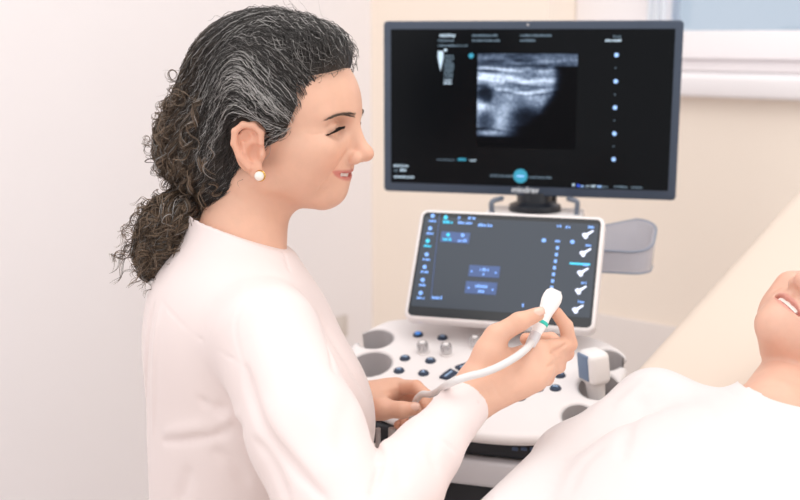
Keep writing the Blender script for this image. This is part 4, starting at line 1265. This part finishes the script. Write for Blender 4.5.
def flow(Q):
    L = H.inv(Q)
    to = TIE - Q
    d = to / np.maximum(np.linalg.norm(to, axis=1, keepdims=True), 1e-6)
    front = np.clip((L[:, 0] + .0) / .05, 0, 1) * np.clip((L[:, 2] - .06) / .03, 0, 1)
    d = d * (1 - .6 * front[:, None]) + front[:, None] * H.v(-.75, 0, .35) + front[:, None] * H.v(0, -.25, 0)
    side = np.clip((L[:, 0] + .030) / .03, 0, 1) * np.clip((np.abs(L[:, 1]) - .030) / .02, 0, 1) * np.clip((.128 - L[:, 2]) / .03, 0, 1) * np.clip((L[:, 2] - .012) / .015, 0, 1)
    d = d * (1 - .92 * side[:, None]) + side[:, None] * H.v(-.62, 0, .62)
    pn = np.linalg.norm(Q - TIE, axis=1) < .028
    low = (((Q - TIE) @ nrm(pony_a[2] - TIE)) > -.004) & (L[:, 2] < -.06)
    dn = nrm(pony_a[4] - TIE)
    d[low | pn] = dn + .25 * (pony_a[3] - Q[low | pn]) / .1
    return d / np.maximum(np.linalg.norm(d, axis=1, keepdims=True), 1e-6)
Q = P0.copy(); path = []; base = Q.copy()
for k in range(NM):
    g = HV.grad(base, .003)
    d = flow(base); d -= g * (d * g).sum(1, keepdims=True); d /= np.maximum(np.linalg.norm(d, axis=1, keepdims=True), 1e-6)
    s_ = step * k
    sidev = np.cross(d, g)
    ends = np.clip((k / NM - .6) / .4, 0, 1)
    w1 = amp * (np.sin(frq * s_ + ph[:, 0]) + .5 * np.sin(2.1 * frq * s_ + ph[:, 1]))
    w2 = amp * .7 * np.cos(frq * s_ + ph[:, 0] + ph[:, 2] * .3)
    path.append(base + sidev * w1[:, None] + g * (lift * (.4 + k / NM) + w2 * .8 + .0012)[:, None])
    base = base + d * step[:, None]
    dist = HV(base); base = base - HV.grad(base, .003) * dist[:, None] * .9
C_ = np.stack(path, 1)
rad = .00022 + .00030 * r.random(NS)
cols = hair_tone(Ls0, r.random((NS, 3)))
# hair that strays over the ears or face is combed away
bad = np.zeros(NS, bool)
for op, fn, c_, r_, k_ in HV.e:
    if op == 'S': bad |= (fn(C_[:, 2:].reshape(-1, 3)).reshape(NS, -1) < -.003).any(1)
C_, rad, cols = C_[~bad], rad[~bad], cols[~bad]
hs = strands('hair_strands', C_, rad, cols, m_hair, hair)
hs['kind'] = 'stuff'
# loose flyaway curls standing off the outline
NF = 420
pick = r.choice(okv[Lv[okv, 2] > -.05], NF, replace=False); base = V[pick].copy(); L0 = H.inv(base); ph = r.random((NF, 3)) * 6.28
path = []; st_ = .0045 * (.6 + .9 * r.random(NF)); out_ = .0010 + .0022 * r.random(NF) ** 2
am_ = .003 + .004 * r.random(NF)
g0 = HV.grad(base, .003)
for k in range(16):
    g = HV.grad(base, .003); d = flow(base)
    d = d - g * (d * g).sum(1, keepdims=True) * .6
    sv = np.cross(d, g)
    path.append(base + sv * (am_ * np.sin(k * .75 + ph[:, 0]))[:, None] + g * (am_ * .7 * np.cos(k * .75 + ph[:, 0]) + .001)[:, None])
    base = base + d * st_[:, None] + g * (out_ * (.3 + k / 14))[:, None]
fl = strands('flyaway_hair', np.stack(path, 1), .00014 + .00012 * r.random(NF), hair_tone(L0, r.random((NF, 3))) * 1.1, m_hair, hair)
fl['kind'] = 'stuff'


# the ponytail and the loose back hair: curly locks, each a bundle of fine hairs
def locks(name, axes, nper, turns, crad, brad, tone_at, seed, droop=None):
    """axes: (n,m,3) centre lines; hairs wind round them as corkscrew curls"""
    rr = np.random.default_rng(seed); n, m, _ = axes.shape
    T_ = np.gradient(axes, axis=1); T_ /= np.maximum(np.linalg.norm(T_, axis=2, keepdims=True), 1e-9)
    A_ = np.cross(T_, np.array([.15, 1., .1])); A_ /= np.maximum(np.linalg.norm(A_, axis=2, keepdims=True), 1e-9); B_ = np.cross(T_, A_)
    t = np.linspace(0, 1, m)[None, :]
    out = []
    ph = rr.random((n, 1)) * 6.28; tn = turns * (.6 + .8 * rr.random((n, 1))) * rr.choice([-1, 1], (n, 1)); cr = crad * (.5 + .9 * rr.random((n, 1)))
    for j in range(nper):
        p2 = ph + .55 * rr.standard_normal((n, 1)); grow = np.clip(t * 5, 0, 1)
        bo = brad * np.sqrt(rr.random((n, 1))); bw = rr.random((n, 1)) * 6.28
        w_ = p2 + 6.28 * tn * t
        x_ = cr * grow * np.sin(w_) + bo * np.cos(bw + t); y_ = cr * grow * np.cos(w_) + bo * np.sin(bw + t)
        out.append(axes + A_ * x_[..., None] + B_ * y_[..., None])
    Cc = np.concatenate(out); N_ = len(Cc)
    o = strands(name, Cc, .00022 + .00030 * rr.random(N_), hair_tone(np.tile(tone_at, (N_, 1)), rr.random((N_, 3))), m_hair, hair)
    o['kind'] = 'stuff'
r3 = np.random.default_rng(77)
NL, m_ = 120, 34
ax_p = np.array(spline([H.p(-.078, -.004, -.052), TIE] + pony[1:], 10)); tt = np.linspace(0, 1, m_)
prof_ = np.interp(tt, [0, .12, .3, .5, .75, 1], [.024, .021, .030, .034, .029, .016])
AX = []
for k in range(NL):
    L_ = .74 + .34 * r3.random(); th, rf = r3.random() * 6.28, .25 + .75 * r3.random() ** .5; tw = (r3.random() - .5) * 1.5
    u = np.clip(tt * L_, 0, .9995) * (len(ax_p) - 1); i0 = u.astype(int); f_ = (u - i0)[:, None]
    c_ = ax_p[i0] * (1 - f_) + ax_p[np.minimum(i0 + 1, len(ax_p) - 1)] * f_
    T1 = nrm(ax_p[-1] - ax_p[8]); A1 = nrm(np.cross(T1, [0, 1., 0])); B1 = np.cross(T1, A1); R_ = np.interp(tt * L_, tt, prof_) * rf
    AX.append(c_ + A1 * (R_ * np.cos(th + tw * tt))[:, None] + B1 * (R_ * np.sin(th + tw * tt))[:, None])
locks('ponytail', np.array(AX), 24, 3.0, .0048, .0022, (-.125, 0, -.11), 5)
# locks behind the crown, hanging loose over the gathered hair
cand = okv[(Lv[okv, 0] < -.05) & (Lv[okv, 2] < .075) & (Lv[okv, 2] > -.045)]
AX = []
for k in range(110):
    b0 = V[r3.choice(cand)]; q_ = b0[None].copy(); pts = []
    off = .001 + .007 * r3.random(); ln = .0020 + .0014 * r3.random()
    for j in range(30):
        g = HV.grad(q_, .003); d = flow(q_) * .55 + ZV * -.5 + H.v(-.12, 0, 0); d = d - g * (d * g).sum(1, keepdims=True); d /= np.linalg.norm(d)
        pts.append(q_[0] + g[0] * off * math.sin(3.0 * j / 29 + .12)); q_ = q_ + d * ln; q_ = q_ - HV.grad(q_, .003) * HV(q_)[:, None] * .9
    AX.append(pts)
locks('loose_curls', np.array(AX), 20, 2.6, .0044, .0018, (-.105, 0, .0), 6)

# frizz: single curls standing off the back hair and the ponytail
AX = []
for k in range(230):
    if k < 110:
        b0 = V[r3.choice(cand)]; g = HV.grad(b0[None], .003)[0]; d = flow(b0[None])[0] * .5 + ZV * -.4 + r3.normal(0, .5, 3)
    else:
        i_ = r3.integers(14, len(ax_p) - 2); g = nrm(np.cross(T1, r3.normal(0, 1, 3))); b0 = ax_p[i_] + g * np.interp(i_ / len(ax_p), tt, prof_) * .95; d = T1 + r3.normal(0, .55, 3)
    d = nrm(d - g * d.dot(g)); ln = .018 + .026 * r3.random(); tq_ = np.linspace(0, 1, 26)[:, None]
    AX.append(b0 + d * ln * tq_ + g * (.002 + (.004 + .008 * r3.random()) * np.sin(tq_ * 2.6)))
locks('frizz', np.array(AX), 3, 1.5, .0048, .0016, (-.115, 0, -.06), 8)

# ================================================================== EXAMINATION BED
LAT = nrm(np.array([.747, -.665, 0])); BH = nrm(np.array([.665, .747, 0]))
E1 = P(630, 366, 1.53); r2 = ray(793, 187)
d2 = ((E1[0] - CAM[0]) * BH[1] - (E1[1] - CAM[1]) * BH[0]) / (r2[0] * BH[1] - r2[1] * BH[0])
E2 = CAM + r2 * d2
BD = nrm(E2 - E1); BN = nrm(np.cross(LAT, BD)); BN = BN if BN[2] > 0 else -BN
m_bed = mat('bed cream vinyl', srgb(230, 214, 199), .55, spec=.3, noise=(2, .01), bump=(300, .04, .0005))
bed = empty('examination_bed', (E1[0] - BH[0] * .6 + LAT[0] * .33, E1[1] - BH[1] * .6 + LAT[1] * .33, 0))
tag(bed, 'cream padded examination bed with raised backrest under the lying patient', 'bed')
BW = .31
hinge = E1 - BD * .50
mb = MB(); mb.frame_box(hinge + BD * .54 + LAT * BW - BN * .032, BD * .54, LAT * BW, BN * .032)
mb.build('backrest', m_bed, bed, bevel=.03, seg=5)
seat_l = 1.25
mb = MB(); mb.frame_box(hinge - BH * (seat_l / 2 + .01) + LAT * BW - ZV * .045, BH * seat_l / 2, LAT * BW, ZV * .045)
mb.build('seat_cushion', m_bed, bed, bevel=.03, seg=5)
mb = MB(); zc = hinge[2] - .12
cbed = hinge - BH * .55 + LAT * BW
mb.frame_box(np.array([cbed[0], cbed[1], zc]), BH * .65, LAT * .24, ZV * .03); mb.build('bed_frame', m_white, bed, bevel=.01)
mb = MB(); mb.frame_box(np.array([cbed[0], cbed[1], zc / 2 + .03]), BH * .22, LAT * .14, ZV * (zc / 2 - .06)); mb.build('pedestal', m_white, bed, bevel=.02)
mb = MB(); mb.frame_box(np.array([cbed[0], cbed[1], .05]), BH * .5, LAT * .2, ZV * .05); mb.build('foot', m_white, bed, bevel=.02)

# ================================================================== THE PATIENT
def camvec(x, y, z): return x * CR + y * CU - z * CF
def onbed(px, py, h): return plane_hit(px, py, E1 + BN * h, BN)
up2 = nrm(camvec(.90, .43, -.12)); f2 = camvec(-.47, .68, .55); f2 = nrm(f2 - up2 * f2.dot(up2)); l2 = np.cross(up2, f2)
mouth_at = onbed(786, 303, .166)
H2 = Frame(mouth_at, f2, l2, up2)
H2 = Frame(mouth_at, f2, l2, up2, .95)
H2 = Frame(mouth_at - (H2.p(.088, 0, -.038) - mouth_at), f2, l2, up2, .95)
Pt = Sdf()
head_sdf(Pt, H2, mouth=.0050, smile=1.5, mw=.0240, curve=12)
nb = onbed(775, 420, .070)
shR = onbed(655, 412, .065)
latp = nrm(LAT - BD * .02)
shL = shR + LAT * .33
sc_ = (shR + shL) / 2
pel = sc_ - BD * .46 + BN * .02
Pt.rc(H2.p(-.036, 0, -.03), nb, .045, .049, .008)
Pt.rc(H2.p(-.022, 0, -.056), nb + BN * .020, .020, .026, .014)
PFm = Frame(sc_, BN, -LAT, BD)
for s_, sh in ((1, shR), (-1, shL)):
    Pt.rc(nb - BD * .03 - BN * .006, sh, .036, .036, .03)
Pt.ell(sc_ - BD * .16 + BN * .022, (.062, .136, .16), PFm.R, .04)
elR = onbed(574, 464, .066); wrR = onbed(486, 545, .13); wrR[2] = max(wrR[2], hinge[2] + .06)
elL = shL - BD * .28 + LAT * .06; elL = elL + BN * .01; wrL = elL - BH * .21 + ZV * .0; wrL[2] = max(wrL[2], hinge[2] + .06)
for a, b, c in ((shR, elR, wrR), (shL, elL, wrL)):
    Pt.chain([a, b, c], [.04, .036, .024], .02)
    hd = nrm(nrm(c - b) + LAT * (.5 if b is elR else -.3)); Pt.rc(c, c + hd * .07, .022, .024, .02)
    for k in (-1.5, -.5, .5, 1.5):
        lt = nrm(np.cross(hd, BN)); Pt.rc(c + hd * .07 + lt * k * .014, c + hd * .155 + lt * k * .018 - BN * .01, .0088, .0065, .003)
    Pt.rc(c + hd * .02 + lt * .02, c + hd * .085 + lt * .05, .011, .008, .006)
ext = np.array([H2.p(.13, .1, .15), H2.p(-.12, -.1, -.1), H2.p(.13, -.1, .15), H2.p(-.12, .1, .15), shR, shL, elR, wrR + nrm(wrR - elR) * .16, wrL + nrm(wrL - elL) * .16, elL, pel])
V, F = polygonize(Pt, ext.min(0) - .07, ext.max(0) + .07, .0018)
V = relax(V, F, 1, .4)
T = np.tile(np.array(srgb(228, 182, 160)[:3]), (len(V), 1))
T = head_tones(T, V, H2, None, np.array(srgb(212, 146, 134)[:3]), np.array(srgb(236, 170, 148)[:3]), .005, 1.5, .0240)
pb = link('person', close_gaps(mesh_np('person', V, F, T)), m_skin)
tag(pb, 'patient in a white long-sleeved top lying back on the cream bed, lips parted', 'person')
for s in (-1, 1): eye_parts(H2, pb, s)
mb = MB(); Vs = []
for y in np.linspace(-.017, .017, 13):
    x = .0868 - 12 * y * y; zt = -.0335 + 1.5 * y * y
    for a, b in ((x, zt + .003), (x, zt - .0052), (x - .003, zt - .0052), (x - .003, zt + .003)): Vs.append(H2.p(a, y, b))
Fs = [(i * 4 + k, i * 4 + (k + 1) % 4, i * 4 + 4 + (k + 1) % 4, i * 4 + 4 + k) for i in range(12) for k in range(4)] + [(0, 1, 2, 3), (48, 51, 50, 49)]
mb.add(Vs, Fs); mb.build('teeth', MATS['teeth'], pb)
# hair cap of the patient, swept back
Hc = Sdf(); Hc.ell(H2.p(.006, 0, .058), (.090, .078, .088), H2.R, .01)
Hc.ell(H2.p(.11, 0, .0), (.085, .2, .095), H2.R, .01, 'S'); Hc.ell(H2.p(.01, 0, -.07), (.10, .2, .062), H2.R, .01, 'S')
V, F = polygonize(Hc, H2.o - .22, H2.o + .25, .004)
link('hair', mesh_np('hair', V, F, np.tile((.30, .20, .12), (len(V), 1))), m_hair, pb)
# long-sleeved top
m_top = mat('top white jersey', srgb(228, 221, 220), .75, spec=.2, sheen=.2, noise=(5, .01), bump=(700, .05, .0005))
Sh = Sdf()
Sh.ell(sc_ - BD * .16 + BN * .018, (.070, .164, .20), PFm.R, .04)
Sh.ell(sc_ - BD * .26 + BN * .028, (.068, .158, .17), PFm.R, .04)
for s_ in (-1, 1): Sh.ell(sc_ - BD * .17 + BN * .030 + LAT * s_ * .072, (.048, .078, .090), PFm.R, .06)
for sh in (shR, shL): Sh.rc(nb - BD * .032 - BN * .006, sh, .043, .047, .03)
Sh.chain([shR, elR, wrR], [.048, .043, .035], .022); Sh.chain([shL, elL, wrL], [.048, .043, .035], .02)
Sh.rc(nb - BD * .05, nb + (H2.p(-.02, 0, -.035) - nb) * .15, .056, .056, .015)
ax_ = nrm(H2.p(-.02, 0, -.035) - nb)
n_cut = nrm(BD * .75 + BN * .42 + LAT * .46)
Sh.rc(nb - ax_ * .01, nb + ax_ * .16, .0540, .0560, .002, 'S')
Sh._add('S', lambda Q: np.maximum(-((Q - (nb - BD * .042)) @ n_cut), np.linalg.norm(Q - nb - n_cut * .05 - LAT * .012, axis=1) - .084), nb + n_cut * .05, .10, .003)
for w0, w1 in ((wrR, elR), (wrL, elL)):
    dv = nrm(w0 - w1); Sh._add('S', lambda Q, o=w0 - dv * .01, dv=dv: np.maximum(-((Q - o) @ dv), np.linalg.norm(Q - o - dv * .05, axis=1) - .08), w0, .15, .003)
    Sh.rc(w0 - dv * .03, w0 + dv * .08, .032, .032, .002, 'S')
raw = []
def fold(pxs, a_, w_): raw.append((spline([Sh.hit(x, y) for x, y in pxs], 4), a_, w_))
fold(((640, 378), (618, 398), (606, 420)), .0022, .005); fold(((628, 384), (606, 404), (596, 425)), .0018, .006)
fold(((655, 385), (640, 402), (628, 430), (622, 460)), .003, .008)
fold(((690, 395), (720, 425), (760, 450), (800, 465)), .0018, .010); fold(((680, 430), (720, 452), (770, 470)), -.0018, .012)
fold(((640, 470), (690, 480), (750, 492)), .002, .012); fold(((600, 450), (580, 470), (570, 495)), .002, .009)
fold(((715, 385), (735, 396), (765, 409), (800, 419)), .0012, .0018)
for pts, a_, w_ in raw: Sh.line(pts, a_, w_)
ext = np.array([shR, shL, elR, elL, wrR, wrL, pel - BD * .18, nb + ax_ * .08, sc_ + BN * .15])
V, F = polygonize(Sh, ext.min(0) - .08, ext.max(0) + .08, .0035)
V = relax(V, F, 2, .4)
link('top', mesh_np('top', V, F), m_top, pb)
# legs in white trousers along the bed
Lg = Sdf()
for s_ in (-1, 1):
    h0 = hinge - BH * .06 + LAT * (BW + s_ * .085) + ZV * .082; k0 = hinge - BH * .45 + LAT * (BW + s_ * .09) + ZV * .085; a0 = hinge - BH * .98 + LAT * (BW + s_ * .08) + ZV * .065
    Lg.chain([h0, k0, a0], [.078, .066, .05], .03); Lg.rc(a0, a0 + ZV * .12 - BH * .02, .045, .035, .02)
ext = np.array([h0, a0, k0 - LAT * .3, h0 - LAT * .3])
V, F = polygonize(Lg, ext.min(0) - .2, ext.max(0) + .2, .010)
link('trousers', mesh_np('trousers', V, F), MATS['trousers white cotton'], pb)

# ================================================================== PROBES
m_probe = mat('probe white shell', srgb(246, 242, 240), .3, noise=(30, .01))
m_pgrey = mat('probe pale grey grip', srgb(214, 210, 212), .35)
m_teal = mat('probe teal ring', srgb(45, 200, 182), .35)
m_cable = mat('cable grey white', srgb(222, 219, 218), .4)
m_face = mat('probe face blue grey', srgb(112, 132, 160), .5)
p_tail = P(533, 340, 1.216); p_tip = P(554.5, 293, 1.236)
pa = nrm(p_tip - p_tail); L = np.linalg.norm(p_tip - p_tail)
pside = nrm(np.cross(pa, to_cam(p_tail))); pfront = np.cross(pside, pa)
pr = empty('ultrasound_probe', p_tail); tag(pr, 'white ultrasound probe with teal ring held upright in the woman\'s right hand', 'ultrasound probe')
prof = [(.0001, -.002), (.0045, -.001), (.0056, .004), (.0064, .012), (.0075, .018), (.0078, .024), (.0076, .030), (.0082, .036), (.0096, .043), (.0108, .049), (.0108, .055), (.0098, .0595), (.0085, .0615), (.0001, .0625)]
k_ = L / .0605
mb = MB(); mb.lathe(p_tail, pa, [(r_, h * k_) for r_, h in prof], 36, 0, sx=.82, ref=pfront); mb.build('body', m_probe, pr)
mb = MB(); mb.lathe(p_tail, pa, [(.0076, .0196 * k_), (.0086, .0205 * k_), (.0086, .0231 * k_), (.0076, .0240 * k_)], 36, 0, sx=.82, ref=pfront); mb.build('ring', m_teal, pr)
mb = MB(); mb.frame_box(p_tail + pa * .0622 * k_, pside * .0068, pfront * .0042, pa * .0016); mb.build('lens', m_pgrey, pr, bevel=.001)
mb = MB(); mb.lathe(p_tail, pa, [(.0058, -.009), (.0062, -.006), (.0064, .006), (.0058, .009)], 28, 0); mb.build('strain_relief', m_pgrey, pr)
cb = [p_tail - pa * .002, P(526, 349, 1.196), P(515, 357.5, 1.184), P(500, 366, 1.174), P(484, 372.5, 1.164), P(468, 376.5, 1.155), P(455, 381, 1.154), P(446, 385.5, 1.175), P(438, 391, 1.25),
      P(430, 394.5, 1.345), P(423, 394, 1.372), P(418, 397.5, 1.384), P(415, 403, 1.392), P(413, 411, 1.400), P(412, 424, 1.408), P(414, 445, 1.41), P(420, 475, 1.40), P(432, 510, 1.39), P(450, 530, 1.38), P(470, 545, 1.372)]
mb = MB(); mb.tube(spline(cb, 8), .0042, 16); mb.build('cable', m_cable, pr)

# resting probe in the right-hand holder
c0 = uv(597, 386); q0 = PF.p(c0[0], c0[1], -.03)
ax = nrm(PF.v(-.10, .22, .97)); fx = nrm(PF.v(-.78, -.62, 0)); fx = nrm(fx - ax * fx.dot(ax)); fy = np.cross(ax, fx)
rp = empty('ultrasound_probe', q0); tag(rp, 'white probe with blue-grey face resting in the right holder of the control panel', 'ultrasound probe')
mb = MB(); mb.lathe(q0, ax, [(.006, -.05), (.008, -.03), (.012, .0), (.0125, .012), (.014, .03), (.0155, .034)], 28, 0); mb.build('handle', m_probe, rp)
hc = q0 + ax * .056
mb = MB(); mb.frame_box(hc, fx * .0175, fy * .021, ax * .025); mb.build('head', m_probe, rp, bevel=.011, seg=5)
mb = MB(); mb.frame_box(hc + fx * .0172 + ax * .003, fx * .0022, fy * .0135, ax * .019); mb.build('face', m_face, rp, bevel=.002)
